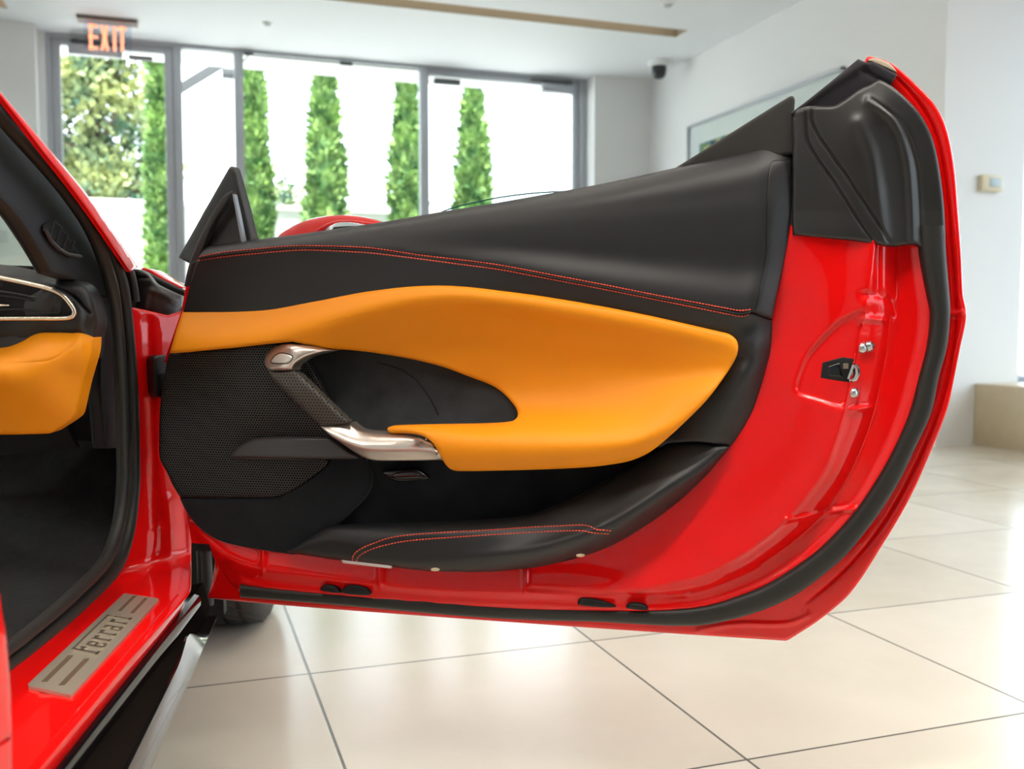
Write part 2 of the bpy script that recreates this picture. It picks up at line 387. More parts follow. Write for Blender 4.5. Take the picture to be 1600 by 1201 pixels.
def patch(name, outline, surf, depth, material, parent=None, step=7, rnd=None, thick=.008, label=None, sp=3., raw=False, angle=50, back=None):
    """a shaped shell: outline + relief over a real surface, with its own thickness.
    surf: Plane, or function (X, Y) -> points; rnd = (radius px, drop mm) rolls the edge over"""
    L = np.asarray(outline, float) if raw else crv(outline, sp)
    keep = [0]
    for i in range(1, len(L)):
        if np.linalg.norm(L[i] - L[keep[-1]]) > .25: keep.append(i)
    L = L[keep]
    if np.linalg.norm(L[0] - L[-1]) < .25: L = L[:-1]
    ar = .5 * np.sum(L[:, 0] * np.roll(L[:, 1], -1) - np.roll(L[:, 0], -1) * L[:, 1])
    if ar < 0: L = L[::-1]
    T = np.roll(L, -1, 0) - np.roll(L, 1, 0); T /= np.linalg.norm(T, axis=1)[:, None] + 1e-9
    N = np.stack([-T[:, 1], T[:, 0]], 1)                    # inward for this winding
    x0, y0 = L.min(0); x1, y1 = L.max(0)
    gx, gy = np.meshgrid(np.arange(x0 + step * .37, x1, step), np.arange(y0 + step * .41, y1, step))
    gx = gx + (np.arange(gx.shape[0])[:, None] % 2) * step * .5
    X, Y = gx.ravel(), gy.ravel()
    k = inside(X, Y, L); X, Y = X[k], Y[k]
    R = rnd[0] if rnd else 0
    d = seg_dist(X, Y, L, True) if len(X) else np.zeros(0)
    k = d > max(R + step * .3, step * .45) if R else d > step * .45
    ex = []
    for l, s in getattr(depth, 'lines', []):                 # rows of points following each soft line
        t = np.gradient(l, axis=0); t /= np.linalg.norm(t, axis=1)[:, None] + 1e-9; nn = np.stack([-t[:, 1], t[:, 0]], 1)
        rows = [l + nn * q * s for q in (-1.8, -1.05, -.45, .0, .45, 1.05, 1.8)]
        c = np.concatenate(rows); kk = inside(c[:, 0], c[:, 1], L); c = c[kk]
        if len(c): c = c[seg_dist(c[:, 0], c[:, 1], L, True) > max(R, 1.2)]
        if not len(c): continue
        k = k & (seg_dist(X, Y, l, False) > s * 2.3)
        for e in range(len(ex)): ex[e] = ex[e][seg_dist(ex[e][:, 0], ex[e][:, 1], l, False) > s * 2.2]
        ex.append(c)
    pts = [np.stack([X[k], Y[k]], 1)] + [e for e in ex if len(e)]
    if R:
        fr = (.06, .16, .3, .48, .72, 1.) if R > 5 else (.15, .45, 1.)
        for q in fr:
            C = L + N * R * q
            k = inside(C[:, 0], C[:, 1], L); C = C[k]
            if not len(C): continue
            k = seg_dist(C[:, 0], C[:, 1], L, True) > R * q * .93
            C = C[k]
            kk = []
            for c in C:
                if not kk or (c - kk[-1]) @ (c - kk[-1]) > max(1.2, R * q * .25) ** 2: kk.append(c)
            if kk: pts.append(np.array(kk))
        if R > step * 2:                                     # fill the roll itself where it is wide
            k = (d > R) | True
    I = np.concatenate(pts) if pts else np.zeros((0, 2))
    allp = np.concatenate([L, I]); n = len(L)
    rv, re, rf, *_ = delaunay_2d_cdt([Vector(p) for p in allp], [], [list(range(n))], 1, 1e-4)
    V2 = np.array([v[:] for v in rv]); X, Y = V2[:, 0], V2[:, 1]
    w = depth(X, Y)
    if rnd:
        d = seg_dist(X, Y, L, True); q = np.clip(1 - d / R, 0, 1)
        w = w - rnd[1] / 1000 * (1 - np.sqrt(np.clip(1 - q * q, 0, 1)))
    if isinstance(surf, Plane):
        P = surf.hit(X, Y, w); nrm = surf.n; uv = surf.uv(P)
    else:
        P, nrm = surf(X, Y, w); uv = np.stack([P @ CF, P @ CO + P[:, 2]], 1)
    nv = len(P)
    B = P - nrm * thick
    Fs = []
    for f in rf:
        a, b, c = P[f[0]], P[f[1]], P[f[2]]
        if np.cross(b - a, c - a) @ (CAM - a) < 0: f = f[::-1]
        Fs.append(list(f))
    ec = {}
    for f in Fs:
        for i in range(len(f)): ec[(f[i], f[(i + 1) % len(f)])] = 1
    bd = [e for e in ec if (e[1], e[0]) not in ec]
    faces = Fs + [[i + nv for i in f[::-1]] for f in Fs] + [[b, a, a + nv, b + nv] for a, b in bd]
    me = mesh_of(name, np.concatenate([P, B]), faces, True, angle)
    ul = me.uv_layers.new(name='sheet'); UV = np.concatenate([uv, uv + A(thick, thick)])
    idx = np.empty(len(me.loops), int); me.loops.foreach_get('vertex_index', idx)
    ul.data.foreach_set('uv', UV[idx].ravel())
    return link(name, me, material, parent, None, label)
def on_door(line, depth, lift=0., sp=3., closed=False):
    l = crv(line, sp, closed); return DOOR.hit(l[:, 0], l[:, 1], depth(l[:, 0], l[:, 1]) + lift)
def stitches(name, line, depth, parent, pitch=4.9, lift=.0004, r=.00105):
    l = crv(line, 1., False); s = np.r_[0, np.cumsum(np.linalg.norm(np.diff(l, axis=0), axis=1))]
    m = MB()
    for k in np.arange(.5, s[-1] - pitch, pitch):
        q = np.array([k, k + pitch * .2, k + pitch * .38, k + pitch * .56, k + pitch * .76])
        x = np.interp(q, s, l[:, 0]); y = np.interp(q, s, l[:, 1])
        P = DOOR.hit(x, y, depth(x, y) + lift * A(-1, .8, 1, .8, -1))
        m.tube(P, A(.5, 1, 1, 1, .5) * r, 5)
    return m.obj(name, M['thread'], parent, 'orange red stitching')
#@@PARTS@@
# ================================================================== THE ROOM
H = 3.32; YW = 9.41; YF = 9.2; XR = 4.67; XL = -3.6; XG = 5.6; YB = -6.
def struct(o): o['kind'] = 'structure'; return o
def sbox(name, lo, hi, m, parent=None, bev=0.):
    o = MB().box(A(*lo), A(*hi), bev).obj(name, m, parent, smooth=bev > 0)
    return struct(o) if parent is None else o
sbox('floor', (XL - .3, YB - .3, -.12), (XG + .3, YW + .12, 0), M['tile'])
# ceiling with long recessed slots; last four unseen, added to hold fill lights
slots = [(.2, 4.2, 7.565, 7.775), (XL + .2, -1.245, 8.6, 8.817), (-2.6, 4.2, 3.6, 3.81), (-2.6, 4.2, 2.2, 2.41), (-2.6, 4.2, .0, .21), (-2.6, 4.2, -4.4, -4.19)]
xs = sorted({XL - .3, XG + .3} | {v for s in slots for v in s[:2]}); ys = sorted({YB - .3, YW + .14} | {v for s in slots for v in s[2:]})
cm = MB(); D = .22
for i in range(len(xs) - 1):
    for j in range(len(ys) - 1):
        cx, cy = (xs[i] + xs[i+1]) / 2, (ys[j] + ys[j+1]) / 2
        if any(s[0] < cx < s[1] and s[2] < cy < s[3] for s in slots): continue
        cm.add([(xs[i], ys[j], H), (xs[i+1], ys[j], H), (xs[i+1], ys[j+1], H), (xs[i], ys[j+1], H)], [[0, 3, 2, 1]])
cm.box(A(XL - .3, YB - .3, H + D + .02), A(XG + .3, YW + .14, H + D + .12))
struct(cm.obj('ceiling', M['ceil'], smooth=False))
for k, s in enumerate(slots):
    t = .012; m = MB()
    x0, x1, y0, y1 = s
    m.box(A(x0 - t, y0 - t, H + .001), A(x0, y1 + t, H + D)).box(A(x1, y0 - t, H + .001), A(x1 + t, y1 + t, H + D))
    m.box(A(x0, y0 - t, H + .001), A(x1, y0, H + D)).box(A(x0, y1, H + .001), A(x1, y1 + t, H + D)).box(A(x0, y0, H + D - t), A(x1, y1, H + D))
    tr = struct(m.obj('trim_%d' % (k + 1), M['beige'], smooth=False))
    L = bpy.data.lights.new('slot_fill', 'AREA'); L.shape = 'RECTANGLE'; L.size = x1 - x0 - .1; L.size_y = .05
    L.energy = (3., 7., 20., 28., 78., 3.)[k] * (x1 - x0) / 4; L.color = (1, .95, .88)
    lo = bpy.data.objects.new('slot_fill', L); COL.objects.link(lo); lo.location = ((x0 + x1) / 2, (y0 + y1) / 2, H + D - .03)  # added fill light; the slots themselves show no lamp
# walls
wf = MB().box(A(XL - .3, YF, 0), A(-1.10, YW + .12, H)).box(A(-1.10, YW - .012, 0), A(-1.045, YW + .12, H)).box(A(4.05, YF, 0), A(XR + .02, YW + .12, H))
struct(wf.obj('wall_front', M['white'], smooth=False))
sbox('wall_right', (XR, 5.066, 0), (5.35, YW + .12, H), M['white'])
sbox('wall_corner', (5.35, 5.7, 0), (XG + .1, 5.9, H), M['white'])
sbox('wall_left', (XL - .3, YB, 0), (XL, YF, H), M['white'])
sbox('wall_plinth', (XG, YB, 0), (XG + .1, 5.7, .38), M['white'])
sbox('wall_header', (XG, YB, 3.1), (XG + .1, 5.7, H), M['white'])
sbox('wall_back', (XL - .3, YB - .12, 0), (XG + .1, YB, H), mat('grey wall paint', (.05, .05, .052), .6, spec=.2))  # unseen wall, toned near black to darken reflections in the door
be = MB()
for y in np.arange(-4.5, 5.0, 1.367): be.box(A(4.98, y + .001, 0), A(XG - .005, min(y + 1.365, 5.062), .405), .003)
tag(be.obj('stone_bench', M['stone']), 'long low beige stone bench running along the window beside the white pillar', 'bench')

# window wall, glazed doors
def frame_piece(root, name, lo, hi, m=M['alu'], bev=.004, label=None):
    return MB().box(A(*lo), A(*hi), bev).obj(name, m, root, label)
def glazed(name, x0, x1, fl, fr, top, bottom, cat=None, rail=.05):
    """frame piece of width fl/fr at the sides, rails, and a pane"""
    r = empty(name, ((x0 + x1) / 2, YW + .05, 0), kind='structure')
    f = MB().box(A(x0, YW, 0), A(x0 + fl, YW + .09, H), .004).box(A(x1 - fr, YW, 0), A(x1, YW + .09, H), .004)
    f.box(A(x0 + fl, YW, top), A(x1 - fr, YW + .09, H), .004).box(A(x0 + fl, YW, 0), A(x1 - fr, YW + .09, bottom), .004)
    f.obj('window_frame', M['alu'], r)
    MB().box(A(x0 + fl, YW + .04, bottom), A(x1 - fr, YW + .052, top)).obj('pane', M['pane'], r, smooth=False)
    return r
def glazed_door(name, x0, x1, sl, sr, top, closer_x, sign=1):
    r = empty(name, ((x0 + x1) / 2, YW + .05, 0), kind='structure')
    f = MB().box(A(x0, YW + .02, .01), A(x0 + sl, YW + .075, top + .06), .006).box(A(x1 - sr, YW + .02, .01), A(x1, YW + .075, top + .06), .006)
    f.box(A(x0 + sl, YW + .02, top), A(x1 - sr, YW + .075, top + .06), .006).box(A(x0 + sl, YW + .02, .01), A(x1 - sr, YW + .075, .26), .006)
    f.obj('door_leaf', M['alu'], r)
    MB().box(A(x0 + sl, YW + .042, .26), A(x1 - sr, YW + .054, top)).obj('pane', M['pane'], r, smooth=False)
    a, b = closer_x
    c = MB().box(A(a, YW - .055, top - .085), A(b, YW + .02, top + .005), .008)
    c.obj('door_closer', M['alu'], r)
    e = a + .02 if sign > 0 else b - .02
    k = MB().box(A(min(e, e + sign * .45), YW - .035, top + .02), A(max(e, e + sign * .45), YW - .005, top + .045), .004)
    k.lathe([(0, 0), (.03, 0), (.03, .05), (0, .05)], A(e + sign * .04, YW - .02, top + .0), A(0, 0, 1), 16)
    k.obj('closer_arm', M['aludark'], r)
    return r
d1 = glazed_door('door_1', -1.0, .0, .07, .075, 3.225, (-.86, -.42))
frame_piece(d1, 'maglock', (-.37, YW - .06, 3.14), (-.17, YW + .02, 3.17), M['aludark'])
d2 = glazed_door('door_2', 2.36, 3.97, .015, .06, 3.235, (3.55, 3.90), -1)
frame_piece(d2, 'maglock', (2.42, YW - .05, 3.15), (2.68, YW + .02, 3.20), M['aludark'])
fr = MB().box(A(-1.045, YW, 0), A(-1.0, YW + .09, H), .004).box(A(.0, YW, 0), A(.072, YW + .09, H), .004).box(A(-1.0, YW, 3.285), A(0, YW + .09, H), .003)
struct(fr.obj('trim_7', M['alu']))
glazed('window_1', .072, .612, .0, .082, 3.285, .1)
glazed('window_2', .612, 2.36, .0, .074, 3.29, .1)
fr = MB().box(A(3.97, YW, 0), A(4.05, YW + .09, H), .004).box(A(2.36, YW, 3.295), A(3.97, YW + .09, H), .003)
struct(fr.obj('trim_8', M['alu']))
k = MB().box(A(.62, YW - .03, 3.265), A(.70, YW, 3.29), .004).tube([A(.66, YW - .02, 3.27), A(.64, YW - .03, 3.23), A(.60, YW - .03, 3.20)], .006)
k.box(A(.7, YW - .02, 3.262), A(2.28, YW - .01, 3.272)).box(A(1.5, YW - .025, 3.25), A(1.62, YW - .005, 3.285), .004)
struct(k.obj('trim_9', M['aludark']))
# glazing along the right-hand side and the street end of the showroom
def glaze_run(name, a, b, n, fixed, axis, z0, z1):
    r = empty(name, (fixed, a, 0) if axis == 1 else (a, fixed, 0), kind='structure'); f = MB(); g = MB()
    def P(t, d, z): return A(fixed + d, t, z) if axis == 1 else A(t, fixed + d, z)
    for i in range(n + 1):
        t = a + (b - a) * i / n; f.box(P(t - .035, -.04, z0), P(t + .035, .04, z1), .004)
    f.box(P(a, -.04, z0), P(b, .04, z0 + .05), .004).box(P(a, -.04, z1 - .06), P(b, .04, z1), .004)
    f.obj('window_frame', M['alu'], r); g.box(P(a, -.005, z0 + .05), P(b, .005, z1 - .06)).obj('pane', M['pane'], r, smooth=False)
glaze_run('window_3', YB + .1, 5.66, 6, XG + .05, 1, .38, 3.1)

# exit sign
ex0 = onz(117, 22, H); ex1 = onz(214, 38, H)
YE = 8.86; a_ = ony(131, 40, YE); b_ = ony(206, 78, YE); xe0, xe1 = a_[0], b_[0]; ze0, ze1 = ony(168, 80, YE)[2] - .01, H
sg = empty('exit_sign', ((xe0 + xe1) / 2, YE, ze0), 'hanging clear exit sign with orange red letters above the left glass door', 'exit sign')
MB().box(A(xe0 - .05, YE - .07, H - .03), A(xe1 + .05, YE + .07, H), .004).obj('canopy', M['brown'], sg)
MB().box(A(xe0, YE - .006, ze0), A(xe1, YE + .006, H - .03), .002).obj('panel', M['acrylic'], sg)
lw = (xe1 - xe0); s0 = xe0 + lw * .10; Lh = ony(168, 38, YE)[2] - .012; Lb = ze0 + .012; hh = Lh - Lb; st = .028
def stroke(m, x0, z0, x1, z1, w, y0=YE - .009, y1=YE - .006):
    d = A(x1 - x0, 0, z1 - z0); d /= np.linalg.norm(d); q = A(-d[2], 0, d[0]) * w / 2
    p0, p1 = A(x0, y0, z0), A(x1, y0, z1); m.prism([p0 + q, p1 + q, p1 - q, p0 - q], A(0, y1 - y0, 0))
le = MB(); w = lw * .19
stroke(le, s0 + st/2, Lb, s0 + st/2, Lh, st)
for z in (Lb + st/2, (Lb + Lh) / 2, Lh - st/2): stroke(le, s0, z, s0 + w, z, st)
x = s0 + lw * .235; stroke(le, x + .012, Lb, x + w - .012, Lh, st); stroke(le, x + .012, Lh, x + w - .012, Lb, st)
x = s0 + lw * .50; stroke(le, x + st/2, Lb, x + st/2, Lh, st)
x = s0 + lw * .605; stroke(le, x, Lh - st/2, x + w, Lh - st/2, st); stroke(le, x + w/2, Lb, x + w/2, Lh, st)
le.obj('lettering', M['exitred'], sg, smooth=False)

cp = onz(1030, 95, H)
cam_ = empty('security_camera', (cp[0], cp[1], H - .17), 'small dark dome security camera on a white base under the ceiling corner', 'security camera')
MB().lathe([(0, 0), (.10, 0), (.11, -.02), (.10, -.05), (.07, -.055), (0, -.055)], A(cp[0], cp[1], H), A(0, 0, 1), 32).obj('base', M['white'], cam_)
MB().lathe([(.07, -.05), (.07, -.10), (.062, -.14), (.04, -.165), (0, -.175)], A(cp[0], cp[1], H), A(0, 0, 1), 32).obj('dome', M['smoked'], cam_)
def disc(x, y, lab, r=.05):
    p = onz(x, y, H)
    o = empty('ceiling_detector', (p[0], p[1], H - .02), lab, 'detector')
    MB().lathe([(0, 0), (r, 0), (r, -.006), (r * .8, -.012), (0, -.012)], A(p[0], p[1], H), A(0, 0, 1), 28).obj('base', M['white'], o)
    MB().lathe([(r * .7, -.011), (r * .6, -.02), (0, -.022)], A(p[0], p[1], H), A(0, 0, 1), 28).obj('cover', M['alu'], o)
disc(1043, 6, 'small grey round ceiling detector above the framed picture')
disc(417, 36, 'small pale round ceiling detector in front of the wide window', .045)

t0, t1 = ony(1529, 273, 5.066), ony(1560, 301, 5.066)
th = empty('thermostat', ((t0[0] + t1[0]) / 2, 5.05, t1[2]), 'small ivory thermostat with a grey display on the white pillar', 'thermostat')
MB().box(A(t0[0], 5.03, t1[2]), A(t1[0], 5.066, t0[2]), .008).obj('case', M['ivory'], th)
MB().box(A(t0[0] + .058, 5.027, t1[2] + .03), A(t1[0] - .02, 5.031, t0[2] - .02), .001).obj('display', M['screen'], th)

pl0, pl1 = ony(-8, 358, YF), ony(16, 381, YF)
vp = empty('wall_panel', ((pl0[0] + pl1[0]) / 2, YF, pl1[2]), 'pale louvred panel on the wall seen through the car windscreen', 'wall panel')
MB().box(A(pl0[0], YF - .02, pl1[2]), A(pl1[0], YF, pl0[2]), .004).obj('plate', M['white'], vp)
mm = MB()
for i in range(4): mm.box(A(pl0[0] + .01, YF - .026, pl1[2] + .015 + i * .026), A(pl1[0] - .01, YF - .019, pl1[2] + .022 + i * .026))
mm.obj('louvre', M['alu'], vp, smooth=False)

# framed picture on the right wall
yp0, yp1, zp0, zp1 = 6.05, 8.352, 1.2, 2.68
pf = empty('framed_picture', (XR, (yp0 + yp1) / 2, zp0), 'large framed picture with a wide white mat and thin grey frame on the right wall', 'picture')
f = MB(); q = .022
for lo, hi in (((yp0, zp0), (yp0 + q, zp1)), ((yp1 - q, zp0), (yp1, zp1)), ((yp0, zp0), (yp1, zp0 + q)), ((yp0, zp1 - q), (yp1, zp1))):
    f.box(A(XR - .035, lo[0], lo[1]), A(XR, hi[0], hi[1]), .002)
f.obj('frame', M['alu'], pf)
MB().box(A(XR - .012, yp0 + q, zp0 + q), A(XR - .004, yp1 - q, zp1 - q)).obj('mat_board', mat('white mat board', (.80, .82, .84), .7), pf, smooth=False)
art = mat('mottled landscape print', (.2, .3, .2), .6); nt = art.node_tree; b = nt.nodes['Principled BSDF']
tc = node(nt, 'ShaderNodeTexCoord'); n1 = node(nt, 'ShaderNodeTexNoise'); n1.inputs['Scale'].default_value = 9; n1.inputs['Detail'].default_value = 3
r = node(nt, 'ShaderNodeValToRGB'); e = r.color_ramp.elements
e[0].position = .36; e[0].color = (.03, .05, .07, 1); e[1].position = .68; e[1].color = (.75, .8, .85, 1)
for p, c in ((.45, (.10, .22, .30, 1)), (.52, (.18, .24, .05, 1)), (.60, (.45, .42, .10, 1))): x = e.new(p); x.color = c
nt.links.new(tc.outputs['Object'], n1.inputs['Vector']); nt.links.new(n1.outputs['Fac'], r.inputs['Fac']); nt.links.new(r.outputs['Color'], b.inputs['Base Color'])
MB().box(A(XR - .015, yp0 + .22, zp0 + .2), A(XR - .011, yp1 - .21, zp1 - .20)).obj('print', art, pf, smooth=False)
MB().box(A(XR - .022, yp0 + q, zp0 + q), A(XR - .019, yp1 - q, zp1 - q)).obj('glazing', M['pane'], pf, smooth=False)

# ================================================================== OUTSIDE
struct(MB().box(A(-40, YW + .1, -.3), A(XG + 1.2, 60, -.13)).obj('ground_outside', M['paving'], smooth=False))
struct(MB().box(A(XG + 1.2, -40, -.3), A(50, 60, -.14)).box(A(-40, -40, -.3), A(XG + 1.2, YW + .1, -.15)).obj('street_outside', M['asphalt'], smooth=False))  # unseen ground, made dark to limit light bounced through the side glazing
struct(MB().box(A(XL - .5, YW + .1, 3.49), A(XG + .5, 10.8, 3.62)).box(A(XL - .5, YW + .1, H + .35), A(XG + .5, 10.75, 3.9)).box(A(XG + .1, YB, 3.3), A(XG + 1.3, 10.75, 3.6)).obj('soffit_and_side_shade', M['extwhite'], smooth=False))  # right-hand overhang is unseen, added to cut skylight through the side glazing
struct(MB().box(A(-14, 14.0, -.13), A(16, 14.2, 2.43)).box(A(-14, 13.96, 2.39), A(16, 14.24, 2.45)).obj('garden_wall', M['extwhite'], smooth=False))
bp0, bp1 = ony(276, 142, 11.2), ony(368, 86, 11.2)
br = empty('canopy_beam', ((bp0[0] + bp1[0]) / 2, 11.2, bp0[2]), 'sloping grey beam outside the narrow side window', 'beam')
dv = (bp1 - bp0) / np.linalg.norm(bp1 - bp0); qv = A(-dv[2], 0, dv[0])
MB().obox((bp0 + bp1) / 2, dv * (np.linalg.norm(bp1 - bp0) / 2 + .1), qv * .045, A(0, .04, 0)).obj('bar', mat('grey steel', (.10, .105, .115), .5), br, smooth=False)
lp = ony(356, 115, 11.2); MB().box(lp - A(.06, .05, .05), lp + A(.06, .05, .05), .008).obj('lamp_housing', M['aludark'], br)

def leaves(m, P, N, size, rng, aspect=.55):
    """one small folded leaf per point"""
    n = len(P); d = rng.normal(size=(n, 3)); d = d * .8 + N; d /= np.linalg.norm(d, axis=1)[:, None]
    s = np.cross(d, rng.normal(size=(n, 3))); s /= np.linalg.norm(s, axis=1)[:, None]; up = np.cross(s, d)
    L = size * rng.uniform(.6, 1.3, n)[:, None]; b = len(m.V)
    Q = np.stack([P, P + d * L * .5 + s * L * aspect * .5 + up * L * .1, P + d * L, P + d * L * .5 - s * L * aspect * .5 + up * L * .1], 1).reshape(-1, 3)
    m.V += [tuple(v) for v in Q]; m.F += [(b + 4*i, b + 4*i + 1, b + 4*i + 2, b + 4*i + 3) for i in range(n)]
def cypress(x, y, r, h, lab, seed):
    g = np.random.default_rng(seed); o = empty('cypress_tree', (x, y, -.13), lab, 'tree', 'tall cypresses outside the window wall')
    MB().tube([A(x, y, -.13), A(x, y, .5), A(x, y, h * .7)], A(.07, .06, .02), 8).obj('trunk', M['bark'], o)
    ph = g.uniform(0, 6.28, 6)
    def rad(z, t):
        q = z / h; e = min(1, (q * 6) ** .6) * (1 - q ** 3.2) * (.78 + .42 * math.sin(math.pi * min(1, q * 1.25)) ** 1.)
        return r * e * (1 + .09 * math.sin(z * 5 + ph[0] + math.sin(t + ph[3])) + .08 * math.sin(3 * t + z * 3 + ph[1]) + .06 * math.sin(5 * t - z * 7 + ph[2]))
    core = MB(); nz, nt_ = 46, 16; V = []
    for i in range(nz):
        z = .25 + (h - .25) * i / (nz - 1)
        for j in range(nt_):
            t = 6.2832 * j / nt_; q = max(.01, rad(z, t)) * .86; V.append((x + q * math.cos(t), y + q * math.sin(t), z))
    core.add(V, [[i * nt_ + j, i * nt_ + (j + 1) % nt_, (i + 1) * nt_ + (j + 1) % nt_, (i + 1) * nt_ + j] for i in range(nz - 1) for j in range(nt_)])
    n = 4200; z = g.uniform(.3, h, n); t = g.uniform(0, 6.2832, n); P = []; N = []
    for a, c in zip(z, t):
        q = max(.01, rad(a, c)) * g.uniform(.84, 1.0); P.append((x + q * math.cos(c), y + q * math.sin(c), a)); N.append((.6 * math.cos(c), .6 * math.sin(c), 1.3))
    leaves(core, np.array(P), np.array(N), .13, g, .5)
    core.obj('foliage', M['cypress'], o, smooth=False)
YC = 13.25
for k, (x0, x1, h, lab) in enumerate(((231, 267, 4.9, 'tall green cypress partly behind the post of the left glass door'), (377, 421, 5.0, 'tall green cypress beside the left edge of the wide window'),
        (480, 536, 5.2, 'tall green cypress in the middle of the wide window'), (610, 662, 5.0, 'tall green cypress just left of the post beside the right glass door'), (711, 767, 4.8, 'tall green cypress behind the right glass door'))):
    p0, p1 = ony(x0, 260, YC), ony(x1, 260, YC)
    cypress((p0[0] + p1[0]) / 2, YC, (p1[0] - p0[0]) / 2 * .93, h, lab, 11 + k)
# broad tree beyond the wall
bc = ony(150, 200, 18.); g = np.random.default_rng(3)
bt = empty('leafy_tree', (bc[0], 18, -.13), 'large loose yellow green leafy tree behind the left glass door', 'tree')
m = MB(); m.tube([A(bc[0], 18, -.13), A(bc[0] + .1, 18, 1.6), A(bc[0], 18, 3.2), A(bc[0] + .1, 18.1, 6)], A(.12, .10, .07, .02), 8)
for k in range(9):
    t = g.uniform(0, 6.28); z = g.uniform(2, 4.4); m.tube([A(bc[0], 18, z), A(bc[0] + .6 * math.cos(t), 18 + .5 * math.sin(t), z + .5), A(bc[0] + 1.2 * math.cos(t), 18 + math.sin(t), z + .8)], A(.06, .04, .015), 6)
m.obj('trunk', M['bark'], bt)
m = MB()
for k in range(110):
    z = g.uniform(1.6, 6.4); w_ = 1.35 * math.sqrt(max(.05, 1 - ((z - 3.3) / 3.3) ** 2)); t = g.uniform(0, 6.28); q = w_ * g.uniform(.25, 1.)
    c = A(bc[0] - .15 + q * math.cos(t), 18 + q * math.sin(t), z); n = 110
    d = g.normal(size=(n, 3)); P = c + d * A(.22, .22, .15); leaves(m, P, d * .5 + A(0, 0, .5), .15, g, .7)
m.obj('foliage', M['broad'], bt, smooth=False)
sp_ = ony(430, 322, 14.6); sh = empty('shrub', (sp_[0], 14.6, -.13), 'small loose shrub showing above the garden wall', 'shrub')
m = MB(); m.tube([A(sp_[0], 14.6, -.13), A(sp_[0] + .03, 14.6, 1.6), A(sp_[0] + .08, 14.6, 2.7)], A(.03, .025, .01), 6); m.obj('stem', M['bark'], sh)
m = MB(); d = g.normal(size=(260, 3)); leaves(m, A(sp_[0] + .1, 14.6, 2.62) + d * A(.13, .1, .12), d * .5, .11, g, .6); m.obj('foliage', M['broad'], sh, smooth=False)

# ================================================================== LIGHT AND CAMERA
W = bpy.data.worlds.new('World'); SC.world = W; W.use_nodes = True
bg = W.node_tree.nodes['Background']; bg.inputs[0].default_value = (.80, .90, 1., 1); bg.inputs[1].default_value = 2.8
S = bpy.data.lights.new('sun', 'SUN'); S.energy = 14.; S.angle = .01; S.color = (1, .95, .86)
so = bpy.data.objects.new('sun', S); COL.objects.link(so); so.location = (0, -3, 12)
so.rotation_euler = Vector((.08, .30, -1.0)).to_track_quat('-Z', 'Y').to_euler()
C = bpy.data.cameras.new('camera'); co_ = bpy.data.objects.new('camera', C); COL.objects.link(co_); SC.camera = co_
C.sensor_width = 36; C.lens = 36 * F / 1600; C.clip_start = .02; C.clip_end = 200
co_.matrix_world = Matrix(((RT[0], UP[0], -FW[0], 0), (RT[1], UP[1], -FW[1], 0), (RT[2], UP[2], -FW[2], HCAM), (0, 0, 0, 1)))
C.dof.use_dof = True; C.dof.focus_distance = 1.5; C.dof.aperture_fstop = 5.0
SC.view_settings.view_transform = 'Standard'; SC.view_settings.look = 'None'; SC.view_settings.gamma = 1; SC.view_settings.exposure = .66
# ================================================================== THE CAR
car = empty('sports_car', (*(car_pt(1.8, -.9, 0)[:2]), 0), 'red sports car with its front passenger door standing wide open on the tiled showroom floor', 'car')

# ---------------------------------------------------------------- door shell (red)
SEAL_OUT = [(1476, 352), (1478, 390), (1481, 430), (1484, 465), (1485, 490), (1480, 540), (1467, 590), (1455, 645), (1430, 700), (1406, 750), (1375, 800), (1337, 850), (1314, 875), (1250, 925), (1200, 950), (1150, 966), (1100, 976), (1050, 977.5), (1000, 975), (925, 971), (850, 969), (760, 965), (660, 957), (560, 948), (430, 937), (375, 933)]
SEAL_IN = [(1436, 352), (1437, 390), (1443, 430), (1450, 465), (1454, 490), (1449, 540), (1436, 590), (1421, 645), (1397, 700), (1369, 750), (1335, 800), (1289, 850), (1257, 876), (1200, 912), (1150, 932), (1100, 946), (1050, 951), (1000, 951.5), (925, 949), (850, 945), (760, 941), (660, 933.5), (560, 928), (430, 918), (375, 911)]
SEAL_MID = [((a[0] + b[0]) / 2, (a[1] + b[1]) / 2) for a, b in zip(SEAL_OUT, SEAL_IN)]
OUTER = [(1352, 95, 1), (1356, 88), (1368, 90), (1395, 100), (1430, 130), (1462, 165), (1480, 205), (1491, 260), (1497, 330), (1502, 400), (1505, 460), (1510, 487), (1508, 508), (1501, 540), (1492, 585), (1480, 640), (1455, 705), (1421, 780), (1380, 850), (1330, 925), (1285, 965), (1235, 998), (1228, 1001, 1), (1150, 996), (1000, 986), (800, 972), (600, 957.5), (450, 946), (324, 934, 1),
         (336, 876), (326, 849, 1), (299, 847, 1), (292, 802, 1), (330, 700, 1), (330, 520, 1), (500, 430, 1), (900, 330, 1), (1200, 250, 1), (1290, 150, 1)]
GR = [(1403, 124), (1435, 160), (1458, 200), (1473, 260), (1482, 330), (1487, 400), (1492, 470), (1491, 520), (1480, 590), (1464, 645), (1440, 705), (1405, 775), (1365, 838), (1315, 895), (1262, 940)]
